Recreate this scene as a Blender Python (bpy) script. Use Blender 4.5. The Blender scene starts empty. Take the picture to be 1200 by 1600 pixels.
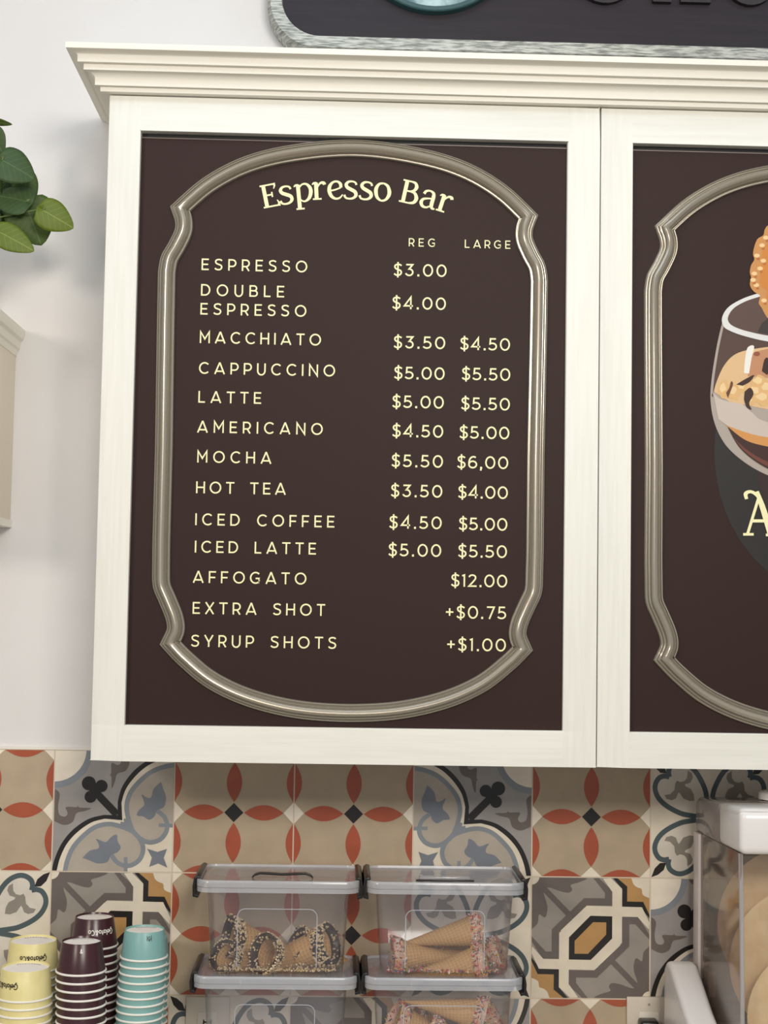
import bpy, bmesh, math, random
from mathutils import Vector, Matrix, Euler
from mathutils.geometry import tessellate_polygon
random.seed(7)
C = bpy.context.scene.collection
PI = math.pi

# ------------------------------------------------------------------ camera, world, lights, exposure
sc = bpy.context.scene
CAMP = Vector((-.3285, -2.4948, 1.7458)); CAMR = Euler((PI/2+.0648, -.0164, -.0296), 'XYZ'); FPX = 2300.0
cd = bpy.data.cameras.new('camera'); cam = bpy.data.objects.new('camera', cd); C.objects.link(cam)
cam.location = CAMP; cam.rotation_euler = CAMR
cd.sensor_fit = 'VERTICAL'; cd.sensor_height = 36; cd.lens = FPX/1600*36; cd.clip_start = .01
sc.camera = cam
sc.view_settings.view_transform = 'Standard'; sc.view_settings.look = 'None'
sc.view_settings.exposure = 0.0; sc.view_settings.gamma = 1; sc.view_settings.use_curve_mapping = False
w = bpy.data.worlds.new('world'); sc.world = w; w.use_nodes = True
w.node_tree.nodes['Background'].inputs[0].default_value = (.90, .95, 1, 1)
w.node_tree.nodes['Background'].inputs[1].default_value = .36
try:
    sc.cycles.transparent_max_bounces = 48; sc.cycles.max_bounces = 14
except Exception: pass
def area(name, loc, target, sx, sy, power, col):
    l = bpy.data.lights.new(name, 'AREA'); l.shape = 'RECTANGLE'; l.size = sx; l.size_y = sy; l.energy = power; l.color = col
    o = bpy.data.objects.new(name, l); C.objects.link(o); o.location = loc
    o.rotation_euler = (Vector(target)-Vector(loc)).to_track_quat('-Z', 'Y').to_euler(); return o
area('ceiling_light', (-.6, -1.0, 3.17), (-.6, -.75, 0), 1.2, .5, 6, (.62, .82, 1))
area('ceiling_light', (.9, -1.0, 3.17), (.9, -.75, 0), .6, .5, 3, (.62, .82, 1))
area('unseen_warm_light', (.3, -3.3, 2.75), (-.3, 0, 1.5), .9, .6, 47, (1, .945, .86))  # unseen warm lamp, placed to match the shade edge under the cabinet
area('unseen_warm_light', (-1.9, -2.8, 2.5), (-.8, 0, 1.7),  .4, .4, 18, (1, .89, .77))  # second unseen lamp, added to warm the left wall

# ------------------------------------------------------------------ helpers
RM = CAMR.to_matrix()
def at(x, y, Y):
    d = RM @ Vector(((x-600)/FPX, -(y-800)/FPX, -1)); t = (Y-CAMP.y)/d.y
    return CAMP + t*d
def lin(c):
    r = []
    for v in c[:3]:
        v /= 255; r.append(v/12.92 if v <= .04045 else ((v+.055)/1.055)**2.4)
    return (*r, 1)
MATS = {}
def mat(name, rgb, rough=.5, metal=0, spec=.5, coat=0, grain=None, emit=0):
    if name in MATS: return MATS[name]
    m = bpy.data.materials.new(name); m.use_nodes = True; b = m.node_tree.nodes['Principled BSDF']
    b.inputs['Base Color'].default_value = lin(rgb); b.inputs['Roughness'].default_value = rough
    b.inputs['Metallic'].default_value = metal; b.inputs['Specular IOR Level'].default_value = spec
    b.inputs['Coat Weight'].default_value = coat
    if grain:   # (rgb2, scale vector, noise scale, bump, contrast lo, hi)
        nt = m.node_tree; N = nt.nodes.new; L = nt.links.new
        tc = N('ShaderNodeTexCoord'); mp = N('ShaderNodeMapping'); mp.inputs['Scale'].default_value = grain[1]
        nz = N('ShaderNodeTexNoise'); nz.inputs['Scale'].default_value = grain[2]; nz.inputs['Detail'].default_value = 6
        L(tc.outputs['Object'], mp.inputs[0]); L(mp.outputs[0], nz.inputs['Vector'])
        cr = N('ShaderNodeValToRGB'); cr.color_ramp.elements[0].position = grain[4]; cr.color_ramp.elements[1].position = grain[5]
        cr.color_ramp.elements[0].color = lin(grain[0]); cr.color_ramp.elements[1].color = lin(rgb)
        L(nz.outputs[0], cr.inputs[0]); L(cr.outputs[0], b.inputs['Base Color'])
        if grain[3]:
            bp = N('ShaderNodeBump'); bp.inputs['Strength'].default_value = grain[3]; bp.inputs['Distance'].default_value = .001
            L(nz.outputs[0], bp.inputs['Height']); L(bp.outputs[0], b.inputs['Normal'])
    MATS[name] = m; return m
def clear(name, tint, haze, hz=.15, rough=.08):
    m = bpy.data.materials.new(name); m.use_nodes = True; nt = m.node_tree; nt.nodes.clear(); N = nt.nodes.new; L = nt.links.new
    out = N('ShaderNodeOutputMaterial'); tr = N('ShaderNodeBsdfTransparent'); tr.inputs[0].default_value = lin(tint)
    df = N('ShaderNodeBsdfDiffuse'); df.inputs[0].default_value = lin(haze)
    gl = N('ShaderNodeBsdfGlossy'); gl.inputs['Roughness'].default_value = rough
    m1 = N('ShaderNodeMixShader'); m1.inputs[0].default_value = hz; L(tr.outputs[0], m1.inputs[1]); L(df.outputs[0], m1.inputs[2])
    fr = N('ShaderNodeFresnel'); ge = N('ShaderNodeNewGeometry'); mr = N('ShaderNodeMapRange'); mr.inputs[3].default_value = 1.38; mr.inputs[4].default_value = 1/1.38
    L(ge.outputs['Backfacing'], mr.inputs[0]); L(mr.outputs[0], fr.inputs[0])
    m2 = N('ShaderNodeMixShader'); L(fr.outputs[0], m2.inputs[0]); L(m1.outputs[0], m2.inputs[1]); L(gl.outputs[0], m2.inputs[2])
    L(m2.outputs[0], out.inputs[0]); return m

class MB:
    def __init__(s): s.v = []; s.f = []; s.mi = []; s.uv = None
    def add(s, vs, fs, mi=0):
        o = len(s.v); s.v += [tuple(v) for v in vs]; s.f += [tuple(i+o for i in f) for f in fs]; s.mi += [mi]*len(fs); return s
    def box(s, a, b, mi=0):
        x0, y0, z0 = a; x1, y1, z1 = b
        return s.add([(x0,y0,z0),(x1,y0,z0),(x1,y1,z0),(x0,y1,z0),(x0,y0,z1),(x1,y0,z1),(x1,y1,z1),(x0,y1,z1)],
                     [(3,2,1,0),(4,5,6,7),(0,1,5,4),(1,2,6,5),(2,3,7,6),(3,0,4,7)], mi)
    def loft(s, rings, closed=True, cap0=True, cap1=True, mi=0):
        n = len(rings[0]); vs = [p for r in rings for p in r]; fs = []
        for i in range(len(rings)-1):
            for j in range(n if closed else n-1):
                k = (j+1) % n; fs.append((i*n+j, i*n+k, (i+1)*n+k, (i+1)*n+j))
        if cap0: fs.append(tuple(range(n-1, -1, -1)))
        if cap1: fs.append(tuple((len(rings)-1)*n+j for j in range(n)))
        return s.add(vs, fs, mi)
    def lathe(s, prof, n=40, c=(0,0,0), mi=0, caps=(False, False)):
        rings = [[(c[0]+r*math.cos(2*PI*j/n), c[1]+r*math.sin(2*PI*j/n), c[2]+z) for j in range(n)] for r, z in prof]
        return s.loft(rings, True, caps[0], caps[1], mi)
    def tube(s, path, r, n=8, mi=0):
        path = [Vector(p) for p in path]; rings = []
        for i, p in enumerate(path):
            t = (path[min(i+1, len(path)-1)]-path[max(i-1, 0)]).normalized()
            a = t.cross(Vector((0, 0, 1)));  a = a if a.length > .5 else t.cross(Vector((0, 1, 0)))
            a.normalize(); b = t.cross(a); q = r[i] if isinstance(r, (list, tuple)) else r
            rings.append([p+q*(math.cos(2*PI*j/n)*a+math.sin(2*PI*j/n)*b) for j in range(n)])
        return s.loft(rings, True, True, True, mi)
    def flat(s, pts, y, mi=0):      # filled (x,z) outline facing -Y
        P = [Vector((p[0], p[1], 0)) for p in pts]
        for t in tessellate_polygon([P]):
            a, b, c = (P[i] for i in t)
            if (b-a).cross(c-a).z < 0: t = (t[0], t[2], t[1])
            s.add([(P[i].x, y, P[i].y) for i in t], [(0, 1, 2)], mi)
        return s
    def ribbon(s, path, wd, y, mi=0):   # stroke of width wd (number or list) in the xz plane facing -Y, mitred
        L, Rr = offs(path, wd)
        for i in range(len(path)-1):
            q = [L[i], Rr[i], Rr[i+1], L[i+1]]
            ar = sum(q[k][0]*q[(k+1) % 4][1]-q[(k+1) % 4][0]*q[k][1] for k in range(4))
            if ar < 0: q.reverse()
            s.add([(p[0], y, p[1]) for p in q], [(0, 1, 2, 3)], mi)
        return s
    def build(s, name, m, parent=None, smooth=40, bevel=0, seg=2):
        me = bpy.data.meshes.new(name); me.from_pydata(s.v, [], s.f)
        for x in (m if isinstance(m, (list, tuple)) else [m]): me.materials.append(x)
        me.polygons.foreach_set('material_index', s.mi)
        bm = bmesh.new(); bm.from_mesh(me)
        if bevel or smooth:
            bmesh.ops.remove_doubles(bm, verts=bm.verts, dist=1e-6)
        if bevel:
            bmesh.ops.bevel(bm, geom=[e for e in bm.edges if len(e.link_faces) == 2 and e.calc_face_angle(0) > .5],
                            offset=bevel, segments=seg, profile=.5, affect='EDGES')
        if smooth: bmesh.ops.recalc_face_normals(bm, faces=bm.faces)
        bm.to_mesh(me); bm.free()
        if smooth:
            me.polygons.foreach_set('use_smooth', [True]*len(me.polygons)); me.set_sharp_from_angle(angle=math.radians(smooth))
        o = bpy.data.objects.new(name, me); C.objects.link(o)
        if parent: o.parent = parent; o.matrix_parent_inverse = parent.matrix_world.inverted() if False else Matrix.Translation(-parent.location) if parent.parent is None else Matrix.Identity(4)
        return o
def offs(path, wd):
    n = len(path); L = []; R = []
    for i in range(n):
        p = Vector(path[i][:2]).to_2d() if not isinstance(path[i], Vector) else path[i].to_2d()
        def d(a, b):
            v = Vector(b[:2])-Vector(a[:2]); return v.normalized() if v.length > 1e-9 else Vector((1, 0))
        d0 = d(path[i-1], path[i]) if i > 0 else d(path[i], path[i+1])
        d1 = d(path[i], path[i+1]) if i < n-1 else d0
        t = (d0+d1); t = t.normalized() if t.length > 1e-6 else d0
        nn = Vector((-t.y, t.x)); k = max(.35, nn.dot(Vector((-d1.y, d1.x))))
        h = (wd[i] if isinstance(wd, (list, tuple)) else wd)/2/k
        L.append(p+nn*h); R.append(p-nn*h)
    return L, R
def crom(pts, n=8, closed=False):
    P = [Vector(p) for p in pts]; out = []; m = len(P)
    for i in range(m if closed else m-1):
        a, b, c, d = (P[(i-1) % m], P[i], P[(i+1) % m], P[(i+2) % m]) if closed else (P[max(i-1, 0)], P[i], P[i+1], P[min(i+2, m-1)])
        for k in range(n):
            t = k/n
            out.append(.5*((2*b)+(c-a)*t+(2*a-5*b+4*c-d)*t*t+(3*b-a-3*c+d)*t**3))
    if not closed: out.append(P[-1])
    return out
def arc(cx, cy, rx, ry, a0, a1, n=20):
    return [(cx+rx*math.cos(math.radians(a0+(a1-a0)*i/n)), cy+ry*math.sin(math.radians(a0+(a1-a0)*i/n))) for i in range(n+1)]
def tag(o, label=None, cat=None, group=None, kind=None):
    for k, v in (('label', label), ('category', cat), ('group', group), ('kind', kind)):
        if v: o[k] = v
    return o
def thing(name, loc, label, cat, group=None):
    o = bpy.data.objects.new(name, None); C.objects.link(o); o.location = loc; o.empty_display_size = .02
    return tag(o, label, cat, group)

# ------------------------------------------------------------------ materials
WHITE = mat('painted_white_wood', (238, 236, 227), .42, grain=((233, 231, 221), (.6, 3, 12), 14, .08, .35, .6))
WHITEV = mat('painted_white_wood_upright', (238, 236, 227), .42, grain=((233, 231, 221), (12, 3, .6), 14, .08, .35, .6))
CROWN = mat('painted_crown', (240, 236, 224), .45)
PLASTER = mat('white_plaster', (233, 231, 231), .85, grain=((229, 226, 225), (1, 1, 1), 5, .03, .3, .7))
PANEL = mat('brown_satin_panel', (50, 32, 29), .55, spec=.2)
BLACK = mat('black_gap', (14, 13, 13), .6)
SILV = mat('champagne_lacquer', (166, 157, 141), .25, metal=.35, spec=.5, coat=.4)
CREAMINK = mat('pale_yellow_vinyl', (250, 243, 190), .5)

# ------------------------------------------------------------------ setting
T = .2; Z0 = 1.3
def struct(o, label=None):
    o['kind'] = 'structure'
    if label: o['label'] = label
    return o
wall = struct(MB().box((-3, 0.004, 0), (3, .12, 3.2)).build('wall_back', PLASTER, smooth=0), 'white plaster wall above patterned tiles')
wall['category'] = 'wall'
fl = struct(MB().box((-3, -5, -.05), (3, .12, 0)).build('floor', mat('floor_grey', (150, 140, 128), .5), smooth=0), 'plain floor'); fl['category'] = 'floor'
ce = struct(MB().box((-3, -5, 3.2), (3, .12, 3.25)).build('ceiling', mat('ceiling_white', (235, 235, 235), .8), smooth=0), 'white ceiling'); ce['category'] = 'ceiling'

TC = dict(grout=(205, 192, 172), beige=(174, 156, 133), orange=(162, 82, 57), tblack=(44, 40, 38), twhite=(226, 216, 200),
          grey=(152, 147, 144), brown=(106, 97, 92), blue=(131, 136, 143), greyb=(172, 162, 150), leafb=(117, 123, 132), cream=(218, 208, 190),
          teal=(76, 88, 92), gfl=(138, 132, 122), dbrown=(104, 95, 91), midg=(148, 141, 133), gold=(178, 138, 88), lite=(206, 198, 186))
TC = {k: tuple(min(250, round(v*(1.10 if k != 'tblack' else 1))) for v in c) for k, c in TC.items()}
TK = list(TC)
TM = [mat('tile_'+k, c, .28, spec=.5, grain=(tuple(int(v*.95) for v in c), (1, 1, 1), 22, 0, .35, .65) if k not in ('grout',) else None) for k, c in TC.items()]
ti = {k: i for i, k in enumerate(TK)}
mbt = MB(); G = .0055
LC = [0]
def lay_y(k):
    LC[0] += 1; return -.0022-.00018*k-.000009*(LC[0] % 18)
class Tile:
    def __init__(s, c, r, fu=False, fv=False): s.x = c*T; s.z = Z0+(r+1)*T; s.fu = fu; s.fv = fv
    def w(s, p):
        u = min(max(p[0], G), 1-G); v = min(max(p[1], G), 1-G)
        if s.fu: u = 1-u
        if s.fv: v = 1-v
        return (s.x+u*T, s.z-v*T)
    def poly(s, pts, col, k): mbt.flat([s.w(p) for p in pts], lay_y(k), ti[col])
    def line(s, pts, wd, col, k):
        L, R = offs(pts, wd); y = lay_y(k)
        for i in range(len(pts)-1):
            q = [s.w(L[i]), s.w(R[i]), s.w(R[i+1]), s.w(L[i+1])]
            ar = sum(q[a][0]*q[(a+1) % 4][1]-q[(a+1) % 4][0]*q[a][1] for a in range(4))
            if abs(ar) < 1e-9: continue
            if ar < 0: q.reverse()
            mbt.add([(p[0], y, p[1]) for p in q], [(0, 1, 2, 3)], ti[col])
    def base(s, col): s.poly([(0, 0), (1, 0), (1, 1), (0, 1)], col, 0)
def tile_a(c, r):
    t = Tile(c, r); t.base('beige')
    def dia(x, y, q, col): t.poly([(x-q, y), (x, y-q), (x+q, y), (x, y+q)], col, 1)
    for x, y in ((0, 0), (1, 0), (0, 1), (1, 1), (.5, 0), (.5, 1), (0, .5), (1, .5)): dia(x, y, .085, 'twhite')
    dia(.5, .5, .08, 'tblack')
    def petal(x, y, vert):
        L, wd = .165, .064; pts = []
        for i in range(13): a = -1+2*i/12; pts.append((a*L, wd*(1-a*a)))
        for i in range(13): a = 1-2*i/12; pts.append((a*L, -wd*(1-a*a)))
        t.poly([(x+q, y+p) if vert else (x+p, y+q) for p, q in pts], 'orange', 2)
    for i in (0, .5, 1):
        for j in (.25, .75): petal(i, j, True); petal(j, i, False)
def cv(pts, n=5): return [(p.x, p.y) for p in crom([(a, b) for a, b in pts], n)]
def tile_b(c, r, fu=False, fv=False):
    t = Tile(c, r, fu, fv); t.base('grey')
    def U(x, y): v = (y-45)/757; return ((x-103+23*v)/757, v)
    sw = lambda pts: [(b, a) for a, b in pts]
    t.poly([(0, 0)]+arc(0, 0, .315, .315, 0, 90), 'blue', 1); t.poly([(0, 0)]+arc(0, 0, .262, .262, 0, 90), 'twhite', 2)
    a1 = cv([U(80, 805), U(104, 715), U(150, 620), U(220, 538), U(315, 474), U(410, 448)], 6)+[(.535, .535)]
    out = a1+list(reversed(sw(a1)))
    t.poly(out+[(1, 1)], 'tblack', 1)
    a2 = cv([U(112, 805), U(135, 718), U(178, 630), U(245, 556), U(330, 497), U(415, 472)], 6)+[(.575, .575)]
    t.poly(a2+list(reversed(sw(a2)))+[(1, 1)], 'cream', 2)
    bl = cv([U(165, 805), U(180, 735), U(215, 655), U(275, 585), U(350, 527), U(435, 505), U(520, 520), U(590, 550), U(640, 605), U(655, 660), U(635, 720), U(590, 755), U(545, 765)], 5)
    lobe = bl+[U(545, 805), U(165, 805)]
    for S in (lambda q: q, sw):
        t.poly(S(lobe), 'greyb', 3); t.line(S(bl), .038, 'blue', 4)
        t.line(S(cv([U(545, 765), U(495, 745), U(462, 705), U(445, 670)], 5)), .036, 'blue', 4)
        t.line(S([U(545, 710), U(545, 805)]), .03, 'blue', 4)
        t.poly(S(cv([U(275, 717), U(320, 672), U(375, 657), U(375, 625), U(360, 597), U(420, 617), U(455, 585), U(490, 570), U(495, 610), U(515, 650), U(490, 682), U(455, 695), U(430, 740), U(370, 750), U(310, 728), U(275, 717)], 3)), 'leafb', 5)
        t.poly(S(cv([U(103, 290), U(133, 320), U(122, 395), U(130, 450), U(165, 462), U(182, 440), U(170, 402), U(238, 402), U(245, 388), U(257, 404), U(330, 408), U(285, 427), U(237, 440), U(215, 493), U(160, 515), U(98, 490)], 3)), 'brown', 1)
    for x, y, q in ((315, 252, .058), (394, 268, .051), (326, 336, .05), (352, 292, .045)):
        u = U(x, y); t.poly(arc(u[0], u[1], q, q, 0, 360, 24)[:-1], 'tblack', 3)
    t.line([(.34, .34), (.53, .53)], .062, 'tblack', 3)
    t.line([(.56, .60), (.66, .62)], .03, 'blue', 5); t.line([(.60, .56), (.62, .66)], .03, 'blue', 5)
    st = []
    for (x, y) in ((680, 655), (805, 655), (807, 772), (693, 768)): st.append(U(x, y))
    cx, cy = U(748, 707); p = []
    for i in range(4):
        p.append(st[i]); n = st[(i+1) % 4]; m = ((st[i][0]+n[0])/2, (st[i][1]+n[1])/2); p.append((cx+(m[0]-cx)*.62, cy+(m[1]-cy)*.62))
    t.poly(p, 'leafb', 5)
def tile_c(c, r):
    t0 = Tile(c, r); t0.base('cream')
    half = [(.5, .5), (.34, .478), (.25, .458), (.144, .405), (.075, .345), (.04, .275), (.042, .215), (.075, .165), (.12, .15)]
    h = cv(half, 5)+[(.158, .158)]
    def L7(x, y): return ((945-x)/2256, (y-20)/2256)
    leaf = [L7(*p) for p in ((925, 35), (800, 80), (690, 170), (640, 310), (760, 300), (860, 200))]
    fleur = [L7(*p) for p in ((240, 250), (160, 300), (135, 380), (185, 480), (290, 510), (280, 545), (170, 600), (120, 700), (105, 815), (200, 825), (320, 780), (380, 690), (402, 660), (430, 700), (460, 780), (540, 815), (640, 790), (680, 720), (570, 700), (490, 620), (475, 500), (440, 440), (380, 470), (300, 450), (250, 390), (240, 300))]
    for fu in (0, 1):
        for fv in (0, 1):
            t = Tile(c, r, fu, fv)
            t.poly(h+[(b, a) for a, b in reversed(h)], 'lite', 1)
            t.line(h, .042, 'teal', 2); t.line([(b, a) for a, b in h], .042, 'teal', 2)
            t.poly(leaf, 'tblack', 2); t.poly(fleur, 'gfl', 2)
def tile_d(c, r, fu=False):
    t = Tile(c, r, fu); t.base('midg')
    def V(x, y): return ((x-50)/922, (y-103)/952)
    for rot in (False, True):
        S = (lambda q: [(1-a, 1-b) for a, b in q]) if rot else (lambda q: q)
        P = lambda *xs: S([V(*p) for p in xs])
        t.poly(S(cv([V(*p) for p in ((50, 103), (460, 103), (430, 140), (355, 165), (367, 200), (340, 227), (270, 215), (178, 187), (145, 228), (175, 330), (168, 405), (150, 422), (110, 400), (100, 470), (50, 520))], 3)+[(0, 0)]), 'dbrown', 1)
        t.line(P((150, 200), (345, 400)), .048, 'dbrown', 1)
        t.line(P((550, 90), (648, 215), (648, 296), (470, 296), (238, 527), (238, 717), (152, 717), (30, 590)), .060, 'dbrown', 2)
        t.poly(S([(0, 0)]+arc(0, 0, .066, .066, 0, 90, 10)), 'cream', 2)
        t.line(P((635, 90), (716, 205), (716, 598), (533, 788)), .082, 'cream', 3)
        t.line(P((990, 482), (892, 373), (495, 366), (305, 552)), .082, 'cream', 3)
        t.poly(P((720, 103), (970, 103), (970, 395), (905, 312), (772, 312), (772, 175)), 'gold', 1)
        t.line(P((700, 85), (772, 180), (772, 312), (908, 314), (985, 408)), .046, 'tblack', 2)
        t.poly(S(cv([V(825, 103), V(842, 155), V(875, 180), V(905, 192), V(915, 238), V(965, 262)], 3)+[(1, 0)]), 'cream', 3)
    t.poly([V(*p) for p in ((505, 405), (680, 405), (680, 582), (515, 750), (343, 750), (343, 570))], 'tblack', 2)
    t.poly([V(*p) for p in ((530, 456), (632, 456), (632, 552), (492, 704), (388, 704), (388, 604))], 'gold', 3)
mbt.box((-12*T, -.002, Z0-2*T), (9*T, .004, Z0+T), ti['grout'])
seq = 'ACADBACDA'
lay = {(-5, 0): 'A', (-4, 0): 'B', (-3, 0): 'A', (-2, 0): 'A', (-1, 0): 'Bm', (0, 0): 'A', (1, 0): 'C', (2, 0): 'A',
       (-5, -1): 'C', (-4, -1): 'D', (-3, -1): 'A', (-2, -1): 'A', (-1, -1): 'C', (0, -1): 'D', (1, -1): 'B', (2, -1): 'D',
       (-5, -2): 'A', (-4, -2): 'A', (-3, -2): 'C', (-2, -2): 'D', (-1, -2): 'Bv', (0, -2): 'A', (1, -2): 'A', (2, -2): 'C'}
for c in range(-8, 6):
    for r in (0, -1, -2):
        k = lay.get((c, r)) or 'ADCAB'[(c*3+r*5) % 5]
        if k == 'A': tile_a(c, r)
        elif k[0] == 'B': tile_b(c, r, k in ('Bm', 'Bv'), k == 'Bv')
        elif k == 'C': tile_c(c, r)
        else: tile_d(c, r)
bs = mbt.build('tile_backsplash', TM, wall, smooth=0); bs['label'] = 'patterned encaustic style wall tiles'
MB().box((-12*T, -.0035, Z0+T), (9*T, .004, Z0+T+.004)).build('caulk_line', mat('caulk', (240, 235, 225), .6), wall, smooth=0)

# counter (its top lies just below the frame)
CT = 1.0235
ct = thing('countertop', (0, -.3, CT), 'continuous pale back counter running along the tiled wall under bins and cups', 'countertop')
MB().box((-2.4, -.62, CT-.04), (1.8, -.003, CT)).build('slab', mat('counter_stone', (205, 196, 182), .3, grain=((185, 175, 160), (1, 1, 1), 30, 0, .4, .6)), ct, bevel=.003)
MB().box((-2.4, -.58, 0), (1.8, -.003, CT-.04)).build('counter_body', WHITE, ct, smooth=0)

# ------------------------------------------------------------------ upper cabinet with two menu doors
DX0, DX1, DZ0, DZ1, DY = -.695, .0571, 1.5129, 2.5200, -.28
GAP = .0028; DW = DX1-DX0
X2 = DX1+GAP; XE = X2+DW
cab = thing('wall_cabinet', (DX1, -.14, DZ0), 'white two-door wall cabinet with stepped crown moulding and brown menu panels', 'cabinet')
MB().box((DX0+.002, DY+.021, DZ0+.002), (XE-.002, 0, DZ1+.055)).build('carcass', WHITEV, cab, bevel=.001)
# crown swept round the two ends and the front; profile = (outward, z)
prof = [(-.02, 2.5215), (.0122, 2.5215), (.0125, 2.5292), (.0195, 2.5285)]
prof += [(.0195, 2.538)]+[(.0195+.0145*(1-math.cos(a*PI/12)), 2.538+.0098*math.sin(a*PI/12)) for a in range(1, 7)]
prof += [(.0345, 2.5465), (.0345, 2.5560), (.0425, 2.5556), (.0425, 2.5650)]+[(.0425+.0152*(1-math.cos(a*PI/8)), 2.565+.0058*math.sin(a*PI/8)) for a in range(1, 5)]
prof += [(.0580, 2.5718), (.0580, 2.5795), (-.02, 2.5795)]
mb = MB(); rings = [[], [], [], []]
for d, z in prof:
    rings[0].append((DX0-d, 0, z)); rings[1].append((DX0-d, DY-d, z)); rings[2].append((XE+d, DY-d, z)); rings[3].append((XE+d, 0, z))
mb.loft(rings).build('crown_moulding', CROWN, cab, smooth=30)

def frame_door(x0, dx, first):
    x1 = x0+DW; y0, y1 = DY, DY+.02
    ix0 = x0+.0490; ix1 = x1-.0487; iz0 = DZ0+.0525; iz1 = DZ1-.0540
    xs = [x0, ix0, ix1, x1]; zs = [DZ0, iz0, iz1, DZ1]; mb = MB()
    vs = [(x, y, z) for y in (y0, y1) for z in zs for x in xs]; fs = []; mi = []
    vi = lambda a, b, k: k*16+b*4+a
    def fc(f, m): mb.f.append(f); mb.mi.append(m)
    mb.v = vs
    for b in range(3):
        for a in range(3):
            if a == 1 and b == 1: continue
            m = 1 if a == 1 else 0
            fc((vi(a, b, 0), vi(a+1, b, 0), vi(a+1, b+1, 0), vi(a, b+1, 0)), m); fc((vi(a, b+1, 1), vi(a+1, b+1, 1), vi(a+1, b, 1), vi(a, b, 1)), m)
    for i in range(3):
        for b in (0, 3): fc((vi(i, b, 0), vi(i+1, b, 0), vi(i+1, b, 1), vi(i, b, 1)), 0); fc((vi(b, i, 0), vi(b, i+1, 0), vi(b, i+1, 1), vi(b, i, 1)), 0)
    for b in (1, 2): fc((vi(1, b, 0), vi(2, b, 0), vi(2, b, 1), vi(1, b, 1)), 1); fc((vi(b, 1, 0), vi(b, 2, 0), vi(b, 2, 1), vi(b, 1, 1)), 0)
    d = mb.build('door', [WHITEV, WHITE], cab, bevel=.0012)
    d['label'] = 'left door with the espresso price list' if first else 'right door with the dessert glass picture'
    p = MB().box((ix0-.004, PY, iz0-.004), (ix1+.004, PY+.005, iz1-.0065)).build('menu_panel', PANEL, None, smooth=0); sub(p, d)
    p['label'] = 'dark brown panel'
    g = MB().box((ix0-.002, PY+.0055, iz1-.012), (ix1+.002, PY+.009, iz1+.002)).build('panel_gap_shade', BLACK, None, smooth=0); sub(g, d)  # black strip standing in for the shade in the gap above the panel
    q = MB().box((ix0, PY-.0008, iz1-.0085), (ix1, PY, iz1-.0070)).build('panel_edge_strip', mat('edge_line', (120, 108, 104), .35), None, smooth=0); sub(q, d)
    return d, (ix0+ix1)/2, (iz0+iz1)/2
def sub(o, par):       # parent a part built in world coordinates under a part whose own origin is the world origin of its mesh
    o.parent = par; o.matrix_parent_inverse = Matrix.Identity(4); return o
PY = DY+.010
door1, pcx, pcz = frame_door(DX0, 0, True)
door2, _, _ = frame_door(X2, 1, False)
for d in (door1, door2): d.matrix_parent_inverse = Matrix.Translation(-cab.location)

# ---- moulded frames: half path traced on the panel plane, mirrored about its middle
def wp(pts): return [(at(x, y, PY-.006).x, at(x, y, PY-.006).z) for x, y in pts]
topa = wp([(604, 233), (552, 230.5), (500, 233), (440, 241.5), (395, 253), (356, 269.5), (318, 293), (281, 325.5)])
oga = wp([(281, 325.5), (286.5, 344), (285.5, 362), (275, 384.5), (264, 404), (260, 425)])
sid = wp([(260, 425), (258.5, 500), (255.5, 700), (251.5, 850), (251, 905)])
ogb = wp([(251, 905), (253, 918), (262, 939), (272, 965), (274, 985), (265.5, 1005)])
bot = wp([(265.5, 1005), (289, 1029.6), (331, 1063.5), (389, 1090.5), (463, 1108.5), (547, 1114.5), (631, 1110.5)])
def sp(p, n=10): return [(q.x, q.y) for q in crom(p, n)]
half = sp(topa)[10:-4]+oga[:1]+sp(oga)[4:]+sid[1:-1]+sp(ogb)[:-4]+ogb[-1:]+sp(bot)[3:-10]
mx = pcx+.0014
half[0] = (mx, half[0][1]); half[-1] = (mx, half[-1][1])
full = half+[(2*mx-x, z) for x, z in reversed(half[1:-1])]
def mould(path, off, parent):
    n = len(path); P = [Vector((x+off[0], z+off[1])) for x, z in path]
    # profile: (offset across, height)
    pr = [(-.0137, 0), (-.0137, .0042), (-.0126, .0062), (-.0112, .0062), (-.0102, .0026), (-.0094, .0026), (-.0084, .0082), (-.0070, .0102), (-.0058, .0088), (-.0050, .0112), (-.0026, .0133), (.0006, .0140), (.0034, .0128),
          (.0052, .0100), (.0058, .0060), (.0066, .0060), (.0074, .0084), (.0088, .0076), (.0096, .0030), (.0104, .0030), (.0112, .0056), (.0124, .0050), (.0136, .0030), (.0138, 0)]
    rings = []
    for i in range(n):
        d0 = (P[i]-P[i-1]).normalized(); d1 = (P[(i+1) % n]-P[i]).normalized(); t = (d0+d1).normalized()
        nn = Vector((-t.y, t.x)); k = max(.4, nn.dot(Vector((-d1.y, d1.x))))
        rings.append([(P[i].x-nn.x*a/k, PY-h, P[i].y-nn.y*a/k) for a, h in pr])
    m = len(pr); vs = [p for r in rings for p in r]; fs = []
    for i in range(n):
        j = (i+1) % n
        for k in range(m-1): fs.append((i*m+k, i*m+k+1, j*m+k+1, j*m+k))
    return sub(MB().add(vs, fs).build('panel_moulding', SILV, None, smooth=35), parent)
mo = mould(full, (0, 0), door1); mo['label'] = 'champagne silver moulded frame with notched shoulders'
pA = at(248, 600, PY-.006); pB = at(1013, 600, PY-.006)
mo2 = mould(full, (pB.x-pA.x, -.012), door2); mo2['label'] = 'champagne silver moulded frame with notched shoulders'

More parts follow.
